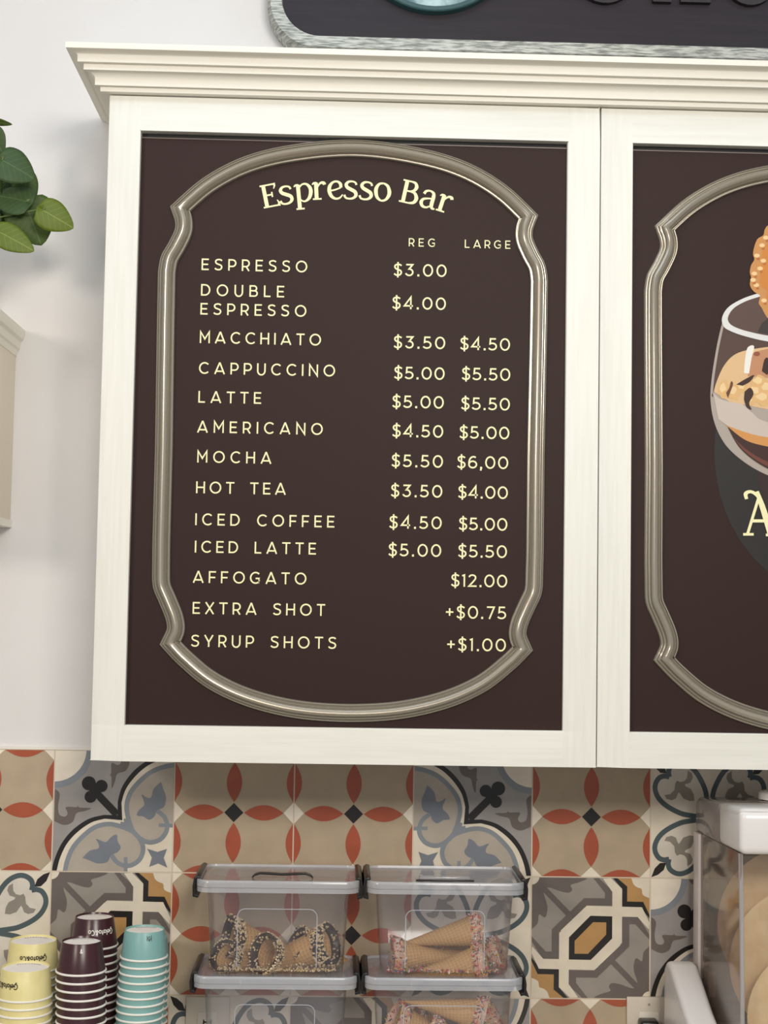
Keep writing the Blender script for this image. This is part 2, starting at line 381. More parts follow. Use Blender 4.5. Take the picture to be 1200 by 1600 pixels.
# ---- lettering: monoline capitals
S_ = .128; h = S_/2
def Sp(w): return [(p.x, p.y) for p in crom([(w*.93, .84), (w*.76, .915), (w*.5, .94), (w*.2, .875), (w*.125, .73), (w*.25, .595), (w*.54, .515), (w*.82, .43), (w*.91, .28), (w*.78, .115), (w*.48, .06), (w*.2, .10), (w*.05, .19)], 5)]
def bowl(x0, x1, yb, yt):
    ry = (yt-yb)/2; return [(x0, yt)]+arc(x1-ry, (yt+yb)/2, ry, ry, 90, -90, 14)+[(x0, yb)]
GL = {
 'E': (.62, [[(h, 0), (h, 1)], [(h, 1-h), (.61, 1-h)], [(h, .5), (.56, .5)], [(h, h), (.62, h)]]),
 'F': (.60, [[(h, 0), (h, 1)], [(h, 1-h), (.60, 1-h)], [(h, .47), (.55, .47)]]),
 'S': (.66, [Sp(.66)]),
 'P': (.66, [[(h, 0), (h, 1)], bowl(h, .63, .37, 1-h)]),
 'R': (.68, [[(h, 0), (h, 1)], bowl(h, .62, .38, 1-h), [(.36, .40), (.62, 0)]]),
 'O': (.98, [arc(.49, .5, .49-h, .51-h, 0, 360, 40)]),
 'D': (.80, [[(h, 0), (h, 1)], [(h, 1-h)]+arc(.33, .5, .40, .5-h, 90, -90, 20)+[(h, h)]]),
 'U': (.74, [[(h, 1)]+arc(.37, .37, .37-h, .37-h+.05, 180, 360, 20)+[(.74-h, 1)]]),
 'B': (.70, [[(h, 0), (h, 1)], bowl(h, .60, .52, 1-h), bowl(h, .66, h, .52)]),
 'L': (.58, [[(h, 1), (h, 0)], [(h, h), (.57, h)]]),
 'M': (.86, [[(h, 0), (h, .97), (.43, .36), (.86-h, .97), (.86-h, 0)]]),
 'A': (.90, [[(.05, 0), (.45, 1)], [(.45, 1), (.85, 0)], [(.16, .25), (.74, .25)]]),
 'C': (.84, [arc(.48, .5, .48-h, .51-h, 44, 316, 28)]),
 'G': (.90, [arc(.48, .5, .48-h, .51-h, 46, 318, 28)+[(.84-h, .14), (.84-h, .45), (.48, .45)]]),
 'H': (.75, [[(h, 0), (h, 1)], [(.75-h, 0), (.75-h, 1)], [(h, .5), (.75-h, .5)]]),
 'I': (.13, [[(h, 0), (h, 1)]]),
 'T': (.70, [[(.35, 0), (.35, 1)], [(.0, 1-h), (.70, 1-h)]]),
 'N': (.78, [[(h, 0), (h, .97), (.78-h, .03), (.78-h, 1)]]),
 'X': (.76, [[(.05, 0), (.71, 1)], [(.05, 1), (.71, 0)]]),
 'Y': (.74, [[(.03, 1), (.37, .40)], [(.71, 1), (.37, .40)], [(.37, .43), (.37, 0)]]),
 '0': (.82, [arc(.41, .5, .41-h, .51-h, 0, 360, 40)]),
 '1': (.32, [[(.02, .87), (.26-h, 1-h), (.26-h, 0)]]),
 '2': (.68, [[(p.x, p.y) for p in crom([(.05, .78), (.15, .90), (.34, .94), (.53, .86), (.57, .70), (.47, .52), (.06, h)], 5)]+[(.66, h)]]),
 '3': (.68, [[(.06, 1-h), (.58, 1-h), (.30, .58)]+arc(.31, .32, .29, .26, 85, -160, 22)]),
 '4': (.76, [[(.56, 0), (.56, .98), (.05, .27), (.73, .27)]]),
 '5': (.68, [[(.58, 1-h), (.14, 1-h), (.11, .53)]+arc(.29, .32, .32, .26, 105, -150, 22)]),
 '6': (.72, [arc(.36, .32, .30, .26, 0, 360, 28), [(p.x, p.y) for p in crom([(.60, .88), (.44, .94), (.24, .88), (.10, .68), (.06, .42), (.07, .28)], 5)]]),
 '7': (.68, [[(.04, 1-h), (.62, 1-h), (.24, 0)]]),
 '$': (.66, [Sp(.66), [(.33, -.13), (.33, 1.13)]]),
 '.': (.20, [[(.02, .075), (.18, .075)]]),
 ',': (.20, [[(.02, .075), (.18, .075)], [(.13, .10), (.06, -.16)]]),
 '+': (.66, [[(.33, .20), (.33, .80)], [(.03, .5), (.63, .5)]]),
}
def lettering(txt, xl, xr, yb, cap, name, parent, label):
    A = at(xl, yb, PY); B = at(xr, yb+(xr-xl)*.018, PY); H = cap
    z = A.z; nat = sum(GL[c][0] if c != ' ' else .55 for c in txt)*H
    gap = ((B.x-A.x)-nat)/max(1, len(txt)-1); x = A.x; mb = MB(); k = 0
    def done():
        o = sub(mb.build(name, CREAMINK, None, smooth=0), parent); o['label'] = label
    for c in txt:
        if c == ' ': x += .55*H+gap; done(); mb = MB(); continue
        wd, st = GL[c]
        for s in st:
            wdt = S_*(1.12 if c in '.,' else 1)
            mb.ribbon([(x+p[0]*H, z+p[1]*H) for p in s], wdt*H*(1.2 if c in '.' else 1), PY-.0004-.00002*(k % 5)); k += 1
        x += wd*H+gap
    done()
CAPH = .0179
rows = [('ESPRESSO', 314.8, 480, 422), ('DOUBLE', 313.9, 444, 462), ('ESPRESSO', 313, 478.6, 491.5), ('MACCHIATO', 312, 501.5, 536), ('CAPPUCCINO', 310.7, 523.4, 584),
        ('LATTE', 309.8, 408, 629.2), ('AMERICANO', 308, 504.2, 675.8), ('MOCHA', 308, 423.9, 722.6), ('HOT TEA', 306.2, 446.4, 770.6), ('ICED COFFEE', 304.9, 522.4, 820.5),
        ('ICED LATTE', 304.2, 493.6, 863.3), ('AFFOGATO', 301.3, 478.6, 910.5), ('EXTRA SHOT', 300.8, 507.8, 959.1), ('SYRUP SHOTS', 298.6, 525.1, 1010.4)]
for t, a, b, y in rows: lettering(t, a, b, y, CAPH, 'item_lettering', door1, 'cream printed menu item '+t.lower())
lettering('REG', 638.6, 680.4, 385, .0128, 'heading_lettering', door1, 'small cream column heading reg')
lettering('LARGE', 726.1, 797.4, 387.3, .0128, 'heading_lettering', door1, 'small cream column heading large')
prices = [('$3.00', 615.2, 697.7, 432), ('$4.00', 613, 696.6, 483.6), ('$3.50', 615.2, 695.5, 545), ('$4.50', 719.1, 796.8, 547.5), ('$5.00', 615.8, 694.6, 593), ('$5.50', 721.7, 797.2, 594.6),
          ('$5.00', 613, 693.3, 638), ('$5.50', 720.6, 796.6, 641), ('$4.50', 613, 692.4, 683.5), ('$5.00', 718, 795.7, 686), ('$5.50', 611.9, 692, 730.4), ('$6,00', 714.4, 794, 732.5),
          ('$3.50', 610.8, 691, 777.2), ('$4.00', 715.9, 793.4, 779.3), ('$4.50', 608.3, 690, 826.5), ('$5.00', 717, 792.6, 829), ('$5.00', 607, 689.3, 869.8), ('$5.50', 715.9, 792, 871.6),
          ('$12.00', 704.8, 792.4, 917.5), ('+$0.75', 695.9, 790.9, 967), ('+$1.00', 698, 790.3, 1017.5)]
for t, a, b, y in prices: lettering(t, a, b, y-1, .0190, 'price_lettering', door1, 'cream printed price '+t)

# ---- serif title on an arc (units: cap height 1, widths by point)
def vr(pts, wd, n=6):
    P = crom(pts, n); W = []
    for i in range(len(wd)-1):
        for k in range(n): W.append(wd[i]+(wd[i+1]-wd[i])*k/n)
    W.append(wd[-1]); return [(p.x, p.y) for p in P], W
def ln(a, b, w0, w1=None): return [a, b], [w0, w1 if w1 else w0]
t_, n_ = .175, .085
ES = vr([(.545, .62), (.50, .72), (.36, .765), (.20, .735), (.115, .62), (.17, .50), (.33, .415), (.50, .32), (.545, .18), (.45, .06), (.28, .015), (.12, .05), (.05, .17)], [.10, .085, .08, .11, .15, .16, .165, .165, .15, .11, .085, .09, .11], 5)
TG = {
 'E': (.80, [ln((.19, 0), (.19, 1), t_), ln((.04, .965), (.66, .965), .075), ln((.04, .035), (.70, .035), .075), ln((.19, .53), (.50, .53), .075), vr([(.645, 1), (.66, .88), (.60, .76)], [.13, .08, .03]), vr([(.70, .0), (.715, .13), (.66, .27)], [.14, .09, .03]), ln((.50, .64), (.49, .42), .07)]),
 's': (.64, [ES]),
 'p': (.82, [ln((.20, -.33), (.20, .74), t_), ln((.05, -.30), (.40, -.30), .075), vr([(.02, .66), (.10, .72), (.22, .74)], [.04, .10, .06]), vr([(.24, .60), (.38, .74), (.56, .74), (.70, .58), (.72, .38), (.64, .15), (.48, .02), (.34, .03), (.24, .14)], [.05, .08, .10, .16, .175, .15, .09, .07, .05])]),
 'r': (.60, [ln((.19, 0), (.19, .74), t_), ln((.03, .035), (.40, .035), .075), vr([(.02, .66), (.10, .72), (.22, .74)], [.04, .10, .06]), vr([(.24, .52), (.32, .66), (.42, .73), (.52, .71), (.55, .64)], [.05, .08, .11, .15, .15])]),
 'e': (.74, [vr([(.16, .36), (.35, .40), (.60, .50)], [.08, .075, .07]), vr([(.60, .50), (.58, .66), (.44, .76), (.26, .72), (.13, .55), (.115, .34), (.20, .13), (.38, .02), (.56, .06), (.68, .20)], [.14, .14, .09, .10, .16, .175, .15, .10, .08, .05])]),
 'o': (.80, [vr([(.40, .765), (.22, .71), (.12, .54), (.115, .36), (.20, .13), (.38, .01), (.56, .07), (.67, .25), (.68, .44), (.58, .67), (.40, .765)], [.08, .11, .16, .175, .14, .08, .11, .16, .175, .13, .08])]),
 'B': (.90, [ln((.20, 0), (.20, 1), t_), ln((.03, .965), (.45, .965), .075), ln((.03, .035), (.48, .035), .075), vr([(.40, .965), (.56, .93), (.64, .78), (.58, .62), (.42, .54), (.22, .54)], [.075, .12, .17, .13, .08, .075]), vr([(.42, .54), (.62, .50), (.73, .30), (.66, .11), (.46, .035)], [.075, .13, .18, .14, .075])]),
 'a': (.80, [vr([(.14, .58), (.20, .71), (.36, .765), (.52, .70), (.56, .54), (.56, .20), (.62, .06), (.74, .05)], [.14, .11, .08, .13, .17, .175, .12, .05]), vr([(.54, .46), (.34, .42), (.16, .34), (.11, .19), (.20, .05), (.36, .03), (.50, .12), (.56, .22)], [.06, .08, .12, .165, .13, .09, .07, .05])]),
}
Ht = .0362; mb = MB()
# (letter, pixel of baseline centre, tilt degrees)
ttl = [('E', 432, 323, 13.5), ('s', 449, 319, 10.5), ('p', 475.5, 315, 7.5), ('r', 499, 312.2, 5), ('e', 524, 311.2, 2), ('s', 547.5, 311.2, -.5), ('s', 571, 312.3, -3), ('o', 596, 314.0, -5.5), ('B', 638, 318.5, -10.5), ('a', 666.5, 325.5, -13), ('r', 690, 331.5, -16)]
ttl[0] = ('E', 425.5, 323.5, 13.5)
k = 0
for c, px, py, tl in ttl:
    P = at(px, py, PY); wd, st = TG[c]; a = math.radians(tl-1.1); ca, sa = math.cos(a), math.sin(a)
    for path, W in st:
        mb.ribbon([(P.x+((x-wd/2)*ca-y*sa)*Ht, P.z+((x-wd/2)*sa+y*ca)*Ht) for x, y in path], [q*Ht*.93 for q in W], PY-.0004-.00003*(k % 5)); k += 1
o = sub(mb.build('title_lettering', CREAMINK, None, smooth=0), door1); o['label'] = 'arched cream serif title espresso bar'

# ---- picture printed on the right panel
class half_(list): pass
def pic(name, polys, label):
    mb = MB(); ms = []
    more = []
    for col, pts, lay in polys:
        more.append((col, list(pts), lay))
        if isinstance(pts, half_): more.append((col, flip_(pts), lay))
    for col, pts, lay in more:
        m = mat('print_%d_%d_%d' % col, col, .55, spec=.35)
        if m not in ms: ms.append(m)
        mb.flat([(at(x, y, PY).x, at(x, y, PY).z) for x, y in pts], PY-.0003-.00014*lay-.00001*(len(mb.f) % 13), ms.index(m))
    o = sub(mb.build(name, ms, None, smooth=0), door2); o['label'] = label
GCX = 1300
def flip_(pts): return [(2*GCX-x, y+(GCX-x)*.036) for x, y in reversed(pts)]
def mir(pts): return pts+flip_(pts)
def cp(pts, n=6): return [(p.x, p.y) for p in crom(pts, n)]
ring = [(52, 47, 43)]
o_ = arc(1308, 705, 192, 228, 0, 360, 60); i_ = arc(1308, 705, 128, 165, 360, 0, 60)
pic('printed_ring', [((38, 35, 32), o_[:-1], 0), ((50, 32, 29), i_[:-1], 1)], 'dark ring printed behind the dessert glass')
gl_out = cp([(1128, 505), (1120, 540), (1112, 590), (1110, 625), (1116, 660), (1130, 690), (1150, 712), (1180, 733), (1215, 748), (1260, 756), (GCX, 758)])
pic('printed_glass', [
    ((176, 164, 154), mir(gl_out), 2),
    ((84, 62, 54), mir(cp([(1131, 508), (1123, 545), (1116, 590), (1114, 620), (1120, 610), (1200, 580), (GCX, 560)])), 3),
    ((226, 188, 140), half_(cp([(1115, 612), (1120, 595), (1132, 570), (1150, 553), (1180, 545), (1230, 540), (GCX, 540)])+[(GCX, 640), (1200, 640), (1140, 628)]), 4),
    ((196, 140, 104), half_(cp([(1168, 588), (1173, 556), (1200, 545), (1240, 541), (GCX, 541)])+[(GCX, 600), (1190, 590)]), 5),
    ((243, 238, 228), cp([(1162, 583), (1164, 560), (1168, 543), (1178, 541), (1174, 560), (1170, 584)], 3), 6),
    ((205, 190, 178), half_(cp([(1114, 612), (1122, 622), (1140, 628), (1160, 632), (1175, 645), (1200, 660), (GCX, 680)])+[(GCX, 700), (1200, 685), (1165, 683), (1140, 668), (1122, 655)]), 5),
    ((214, 150, 84), half_(cp([(1133, 664), (1160, 674), (1185, 681), (1215, 685), (1260, 689), (GCX, 690)])+list(reversed(cp([(1136, 666), (1165, 688), (1200, 698), (1250, 705), (GCX, 706)])))), 6),
    ((62, 36, 30), half_(cp([(1137, 667), (1165, 688), (1200, 698), (1250, 705), (GCX, 706)])+list(reversed(cp([(1137, 668), (1154, 698), (1180, 721), (1213, 738), (1260, 748), (GCX, 750)])))), 7),
    ((112, 62, 46), half_(cp([(1146, 684), (1168, 704), (1200, 722), (1240, 734), (GCX, 738)])+list(reversed(cp([(1147, 686), (1164, 706), (1190, 724), (1222, 738), (1260, 744), (GCX, 746)])))), 8),
], 'wide glass with coffee and cream')
rim_o = cp([(1186, 458), (1160, 467), (1138, 480), (1128, 496), (1130, 510), (1142, 518), (1165, 526), (1200, 534), (1250, 540), (GCX, 541)])
rim_i = cp([(1186, 464), (1165, 471), (1146, 482), (1137, 496), (1140, 506), (1152, 513), (1172, 519), (1202, 525), (1250, 530), (GCX, 531)])
pic('printed_glass_rim', [((228, 226, 224), mir(rim_o), 9), ((92, 70, 62), mir(rim_i), 10), ((58, 50, 47), [(1183, 520), (1190, 505), (1204, 495), (1240, 495), (1240, 528)], 11)], 'white glass rim')
pol = []
random.seed(3)
for (x, y, a, b) in ((1131, 608, 9, 14), (1146, 612, 11, 13), (1160, 606, 9, 9), (1186, 597, 13, 10), (1180, 612, 14, 11), (1200, 606, 14, 13), (1192, 622, 16, 11), (1172, 627, 9, 7), (1218, 615, 15, 14), (1240, 610, 15, 15), (1225, 632, 16, 10)):
    blob = [(x+a*(1+.16*math.sin(3*t+x))*math.cos(t), y+b*(1+.16*math.cos(4*t+y))*math.sin(t)) for t in [2*PI*i/22 for i in range(22)]]
    pol.append(((226, 182, 122), blob, 7)); pol.append(((240, 208, 156), [(x-2+.55*(p-x), y-2+.5*(q-y)) for p, q in blob], 8))
pol += [((64, 38, 30), cp([(1150, 601), (1165, 592), (1178, 586), (1172, 596), (1160, 603)], 3), 9), ((64, 38, 30), cp([(1163, 612), (1172, 606), (1177, 616), (1170, 630), (1174, 640), (1166, 636), (1162, 624)], 3), 9),
        ((58, 34, 28), cp([(1190, 580), (1194, 562), (1200, 560), (1206, 575), (1198, 586)], 3), 9), ((150, 84, 60), arc(1182, 553, 5, 3.5, 0, 360, 14)[:-1], 9), ((110, 66, 40), cp([(1134, 614), (1139, 606), (1142, 596), (1145, 600), (1141, 612), (1137, 622)], 3), 9)]
pic('printed_walnuts', pol, 'chopped walnuts and cream')
ck = [(1210, 352), (1199, 353), (1194, 360), (1192, 368), (1183, 374), (1178, 386), (1176, 398), (1178, 406), (1173, 415), (1171, 426), (1173, 434), (1171, 444), (1174, 452), (1180, 458), (1187, 462), (1185, 474), (1190, 482), (1194, 490), (1200, 498), (1212, 500), (1240, 480), (1262, 430), (1255, 380), (1235, 355)]
cin = [(1225+(x-1225)*.72, 424+(y-424)*.80) for x, y in ck]
pol = [((206, 146, 84), cp(ck+[ck[0]], 4), 12), ((210, 134, 58), cp(cin+[cin[0]], 4), 13)]
for x, y in ((1190, 384), (1182, 400), (1187, 420), (1178, 428), (1181, 446), (1193, 470), (1196, 372), (1176, 438), (1192, 408)):
    pol.append(((243, 206, 150), arc(x, y, 4.5, 3.2, 0, 360, 12)[:-1], 14)); pol.append(((190, 112, 58), arc(x+2, y+5, 2.6, 2, 0, 360, 10)[:-1], 14))
pic('printed_biscuit', pol, 'golden scalloped biscuit')
mb = MB(); k = 0
for path, W in (vr([(1166, 780), (1164.5, 772), (1170, 768.5), (1177, 770), (1184, 776)], [5, 6.5, 5, 5, 5]), ln((1186, 774), (1167, 836), 4.6), vr([(1182, 768), (1190, 790), (1197, 812), (1204, 836)], [6, 9, 10, 10]), ln((1172, 814), (1200, 814), 5), ln((1160.5, 835), (1177, 835), 4.2), ln((1196, 836), (1214, 836), 4.2)):
    q = [(at(x, y, PY).x, at(x, y, PY).z) for x, y in path]; mb.ribbon(q, [v/1052 for v in W], PY-.002-.00003*k); k += 1
o = sub(mb.build('title_lettering', CREAMINK, None, smooth=0), door2); o['label'] = 'cream serif capital a under the glass'

# ------------------------------------------------------------------ shop sign above the cabinet
sy = -.05
sA = at(416, 0, sy); zb = at(600, 79.5, sy).z; xl = at(417, 0, sy).x
sg = thing('shop_sign', (.4, 0, zb), 'dark aubergine shop sign with brushed silver rounded frame above the cabinet', 'sign')
SX0, SX1, SZ0, SZ1 = xl, xl+1.75, zb, zb+.46
def rr(x0, x1, z0, z1, r, y, n=12):
    p = []
    for cx, cz, a in ((x1-r, z1-r, 0), (x0+r, z1-r, 90), (x0+r, z0+r, 180), (x1-r, z0+r, 270)):
        p += [(q[0], y, q[1]) for q in arc(cx, cz, r, r, a, a+90, n)]
    return p
FW = .019; SR = .085
mb = MB()
r0 = rr(SX0, SX1, SZ0, SZ1, SR, 0); r1 = rr(SX0+.000, SX1-.000, SZ0+.0, SZ1, SR, sy+.014); r2 = rr(SX0+.006, SX1-.006, SZ0+.004, SZ1-.004, SR-.004, sy)
r3 = rr(SX0+.006+FW, SX1-.006-FW, SZ0+.004+FW, SZ1-.004-FW, SR-.004-FW*.8, sy); r4 = rr(SX0+.006+FW+.002, SX1-.006-FW-.002, SZ0+.006+FW, SZ1-.006-FW, SR-.006-FW*.8, sy+.008)
mb.loft([r0, r1, r2, r3, r4], True, False, False).build('sign_frame', mat('brushed_silver', (186, 187, 180), .45, metal=.45, grain=((120, 123, 118), (3, 3, 26), 16, .5, .38, .60)), sg, smooth=35)['label'] = 'brushed silver frame'
bb = MB(); bb.loft([rr(SX0+.01, SX1-.01, SZ0+.01, SZ1-.01, SR-.01, 0), rr(SX0+.01, SX1-.01, SZ0+.01, SZ1-.01, SR-.01, sy+.007)]).build('sign_board', mat('aubergine_board', (44, 37, 45), .5, spec=.3, grain=((38, 32, 40), (1, 1, 12), 12, .15, .35, .65)), sg, smooth=0)
ec = at(681, -113, sy-.012); er = at(681, 17, sy-.012); R_ = ec.z-er.z
em = MB(); ring_ = [(R_, .019), (R_, .002), (R_-.002, 0), (R_-.008, 0), (R_-.010, .003)]
em.loft([[(ec.x+r*math.cos(2*PI*j/64), sy-.012+d, ec.z+r*math.sin(2*PI*j/64)) for j in range(64)] for r, d in ring_], True, True, False).build('emblem', mat('dark_teal_rim', (42, 78, 80), .35), sg, smooth=40)['label'] = 'round dark teal emblem'
MB().loft([[(ec.x+(R_-.009)*math.cos(2*PI*j/64), sy-.010+d, ec.z+(R_-.009)*math.sin(2*PI*j/64)) for j in range(64)] for d in (.004, 0)], True, True, True).build('emblem_face', mat('teal_marble', (190, 214, 216), .3, grain=((70, 112, 118), (1, 1, 1), 26, .2, .38, .62)), sg, smooth=0)['label'] = 'mottled pale teal face'
LET = mat('dark_letter', (36, 28, 32), .45)
def raised(paths, wd):
    mb = MB()
    for p in paths:
        L, R = offs(p, wd)
        for i in range(len(p)-1):
            q = [L[i], R[i], R[i+1], L[i+1]]
            mb.loft([[(v.x, sy+.0085, v.y) for v in q], [(v.x, sy-.004, v.y) for v in q]])
    o = mb.build('raised_letter', LET, sg, smooth=0); o['label'] = 'raised dark letter cut by the picture edge'
def sx(px, py): p = at(px, py-3, sy-.004); return p.x, p.z
x, z = sx(946, 2); raised([arc(x, z+.060, .050, .056, 0, 360, 30)], .02)
x, z = sx(1035, 2); raised([[(x, z), (x, z+.11)], [(x-.016, z+.005), (x+.016, z+.005)]], .018)
x, z = sx(1063, 3); raised([[(x+.01, z+.11), (x+.01, z+.006), (x+.053, z+.006)]], .018)
x, z = sx(1173, 7); raised([arc(x, z+.060, .042, .054, 0, 360, 30)], .02)

# ------------------------------------------------------------------ wall cabinet at the left edge and its plant
LX = at(23, 600, 0).x; LT = at(38, 516, 0).z; LB = at(12, 824, 0).z
lc = thing('wall_shelf_cabinet', (LX-.3, 0, LB), 'cream wall cabinet end with moulded top, cut off by left picture edge', 'cabinet')
CR2 = mat('cream_paint', (238, 226, 208), .5)
MB().box((LX-.6, -.25, LB+.01), (LX, 0.003, LT-.03)).build('cabinet_body', CR2, lc, bevel=.002)
def wrap(prof, name):
    mb = MB(); rg = [[], [], [], []]
    for d, z in prof:
        rg[0].append((LX+d, 0.003, z)); rg[1].append((LX+d, -.25-d, z)); rg[2].append((LX-.6-d, -.25-d, z)); rg[3].append((LX-.6-d, .003, z))
    mb.loft(rg).build(name, CROWN, lc, smooth=30)
wrap([(-.02, LT-.045), (.001, LT-.045), (.003, LT-.035), (.006, LT-.032), (.007, LT-.02), (.012, LT-.016), (.014, LT-.008), (.014, LT), (-.02, LT)], 'cornice')
wrap([(-.02, LB), (.002, LB), (.002, LB+.012), (-.02, LB+.012)], 'base_moulding')

GREEN = {}
def leafmat(kind):
    if kind in GREEN: return GREEN[kind]
    c = {'dark': ((60, 82, 46), (88, 110, 66)), 'mid': ((68, 88, 38), (96, 116, 56)), 'bright': ((94, 110, 32), (130, 144, 64))}[kind]
    m = bpy.data.materials.new('leaf_'+kind); m.use_nodes = True; nt = m.node_tree; b = nt.nodes['Principled BSDF']; N = nt.nodes.new; L = nt.links.new
    tc = N('ShaderNodeTexCoord'); sp_ = N('ShaderNodeSeparateXYZ'); L(tc.outputs['Object'], sp_.inputs[0])
    def mth(op, a, b_=None):
        n = N('ShaderNodeMath'); n.operation = op
        for i, v in enumerate((a, b_)):
            if v is None: continue
            if isinstance(v, (int, float)): n.inputs[i].default_value = v
            else: L(v, n.inputs[i])
        return n.outputs[0]
    ay = mth('ABSOLUTE', sp_.outputs[1])
    k = mth('SUBTRACT', sp_.outputs[0], mth('MULTIPLY', ay, .75)); fr = mth('FRACT', mth('MULTIPLY', k, 100)); vein = mth('GREATER_THAN', fr, .88)
    mid = mth('LESS_THAN', ay, .0007); v = mth('MAXIMUM', mth('MULTIPLY', vein, .35), mid)
    nz = N('ShaderNodeTexNoise'); nz.inputs['Scale'].default_value = 60; L(tc.outputs['Object'], nz.inputs['Vector'])
    v2 = mth('ADD', v, mth('MULTIPLY', mth('SUBTRACT', nz.outputs[0], .5), .5))
    mx_ = N('ShaderNodeMixRGB'); mx_.inputs[1].default_value = lin(c[0]); mx_.inputs[2].default_value = lin(c[1]); L(v2, mx_.inputs[0]); L(mx_.outputs[0], b.inputs['Base Color'])
    b.inputs['Roughness'].default_value = .5; b.inputs['Specular IOR Level'].default_value = .3; GREEN[kind] = m; return m
plant = thing('trailing_plant', (LX-.14, -.14, LT), 'green trailing plant with heart shaped leaves spilling over cream cabinet top', 'plant')
def leaf(bx, by, tx, ty, Y0, Y1, wd, kind, roll=0):
    A = at(bx, by, Y0); B = at(tx, ty, Y1); Ln = (B-A).length; ax = (B-A).normalized()
    nrm = Vector((0, -1, .25)); side = nrm.cross(ax).normalized(); nrm = ax.cross(side).normalized()
    mt = Matrix((ax, side, nrm)).transposed().to_4x4() @ Matrix.Rotation(math.radians(roll), 4, 'X'); mt.translation = A
    mb = MB(); nu, nv = 18, 5
    rows_ = []
    for i in range(nu+1):
        t = i/nu; prof_ = (math.sin(PI*min(1, t**.56))**.62)*(1-.10*t) if t < 1 else 0
        hw = wd*Ln*.5*max(prof_, .012); row = []
        for j in range(-nv, nv+1):
            s_ = j/nv; back = -.17*Ln*(abs(s_)**1.3)*max(0, 1-t*3.2)
            row.append((t*Ln+back, s_*hw, .10*hw*abs(s_)-.12*Ln*t*t-.14*hw*s_*s_))
        rows_.append(row)
    for z in (0,):
        mb.loft(rows_, False, False, False)
    o = mb.build('leaf', leafmat(kind), plant, smooth=60)
    md = o.modifiers.new('thickness', 'SOLIDIFY'); md.thickness = .0006
    o.matrix_parent_inverse = Matrix.Translation(-plant.location); o.matrix_basis = mt
    return A
pts = []
for L_ in ((66, 328, 115, 355, -.20, -.19, .98, 'bright', 8), (3, 250, 55, 277, -.22, -.21, 1.15, 'dark', -6), (42, 315, -14, 300, -.19, -.18, 1.0, 'dark', 10),
           (36, 272, 50, 322, -.17, -.16, .8, 'mid', -10), (40, 318, 64, 382, -.175, -.17, 1.2, 'mid', 0), (30, 262, -6, 300, -.160, -.155, 1.2, 'dark', 0), (-2, 362, 53, 390, -.205, -.20, .75, 'bright', 4), (4, 325, 20, 372, -.165, -.16, 1.0, 'dark', 8),
           (-12, 205, 3, 240, -.2, -.2, .9, 'dark', 20), (-14, 188, 19, 197, -.21, -.2, .45, 'mid', 65), (-20, 330, -30, 380, -.18, -.17, 1, 'dark', 0), (-30, 270, -5, 320, -.19, -.18, 1, 'mid', 0)):
    pts.append(leaf(*L_))
root = Vector((LX-.14, -.14, LT))
mb = MB()
for p in pts:
    m_ = (root+p)/2+Vector((0, 0, .06)); mb.tube([tuple(q) for q in crom([root+Vector((0, 0, .09)), m_, p+Vector((-.004, .003, .002)), p], 6)], .0011, 6)
mb.build('stem', mat('stem_green', (104, 122, 70), .5), plant)
MB().lathe([(.0, 0), (.045, 0), (.055, .09), (.052, .09), (.045, .02), (0, .02)], 32, tuple(root)).build('pot', mat('pot_white', (225, 220, 212), .4), plant)

# ------------------------------------------------------------------ paper cups in upside down stacks
RIMM = mat('cup_rim_paper', (246, 242, 234), .5); BASEM = mat('cup_base_paper', (252, 246, 240), .6); INK = mat('cup_ink', (52, 46, 40), .6)
LOW = {'g': (.55, [arc(.26, .30, .2, .24, 0, 360, 14), [(.48, .55), (.48, -.15), (.36, -.32), (.12, -.25)]]), 'e': (.5, [[(.08, .3), (.44, .36)]+arc(.26, .3, .2, .25, 15, 320, 12)]), 'l': (.22, [[(.1, .95), (.1, .05)]]),
       'a': (.55, [arc(.26, .28, .2, .24, 0, 360, 14), [(.47, .55), (.47, .0)]]), 't': (.4, [[(.2, .85), (.2, .05)], [(.04, .55), (.38, .55)]]), 'o': (.55, [arc(.27, .28, .2, .25, 0, 360, 14)]),
       '&': (.7, [[(.62, .0), (.2, .62), (.3, .9), (.44, .72), (.1, .25), (.25, .02), (.6, .35)]]), 'c': (.65, [arc(.36, .45, .28, .42, 45, 315, 14)]), 'G': (.75, [arc(.38, .42, .32, .42, 40, 320, 14)+[(.66, .4), (.42, .4)], [(.5, .1), (.42, -.2), (.2, -.2)]])}
def cup_logo(txt, H, rb, rt, ht, zc, ang, flip, m, parent, name, label, boxed=False):
    mb = MB(); x = 0; wtot = sum(LOW[c][0] for c in txt)*H; k = 0
    def put(p):
        u, v = p; u -= wtot/2
        if flip: u, v = -u, -v
        z = zc+v; r = rb+(rt-rb)*(ht-z)/ht+.0004; a = ang+u/r
        return (r*math.cos(a), r*math.sin(a), z)
    for c in txt:
        for s in LOW[c][1]:
            s2 = []
            for i in range(len(s)-1):
                for q in range(4): s2.append((s[i][0]+(s[i+1][0]-s[i][0])*q/4, s[i][1]+(s[i+1][1]-s[i][1])*q/4))
            s2.append(s[-1]); L, R = offs([((p[0]*H+x), p[1]*H) for p in s2], .15*H)
            for i in range(len(L)-1): mb.add([put(L[i]), put(R[i]), put(R[i+1]), put(L[i+1])], [(0, 1, 2, 3)])
        x += LOW[c][0]*H
    if boxed:
        for a, b in (((-.2*H, -.25*H), (-.2*H, 1.1*H)), ((wtot+.2*H, -.25*H), (wtot+.2*H, 1.1*H))):
            L, R = offs([a, b], .14*H); mb.add([put(L[0]), put(R[0]), put(R[1]), put(L[1])], [(0, 1, 2, 3)])
    o = mb.build(name, m, parent, smooth=0); o.matrix_parent_inverse = Matrix.Identity(4); o['label'] = label
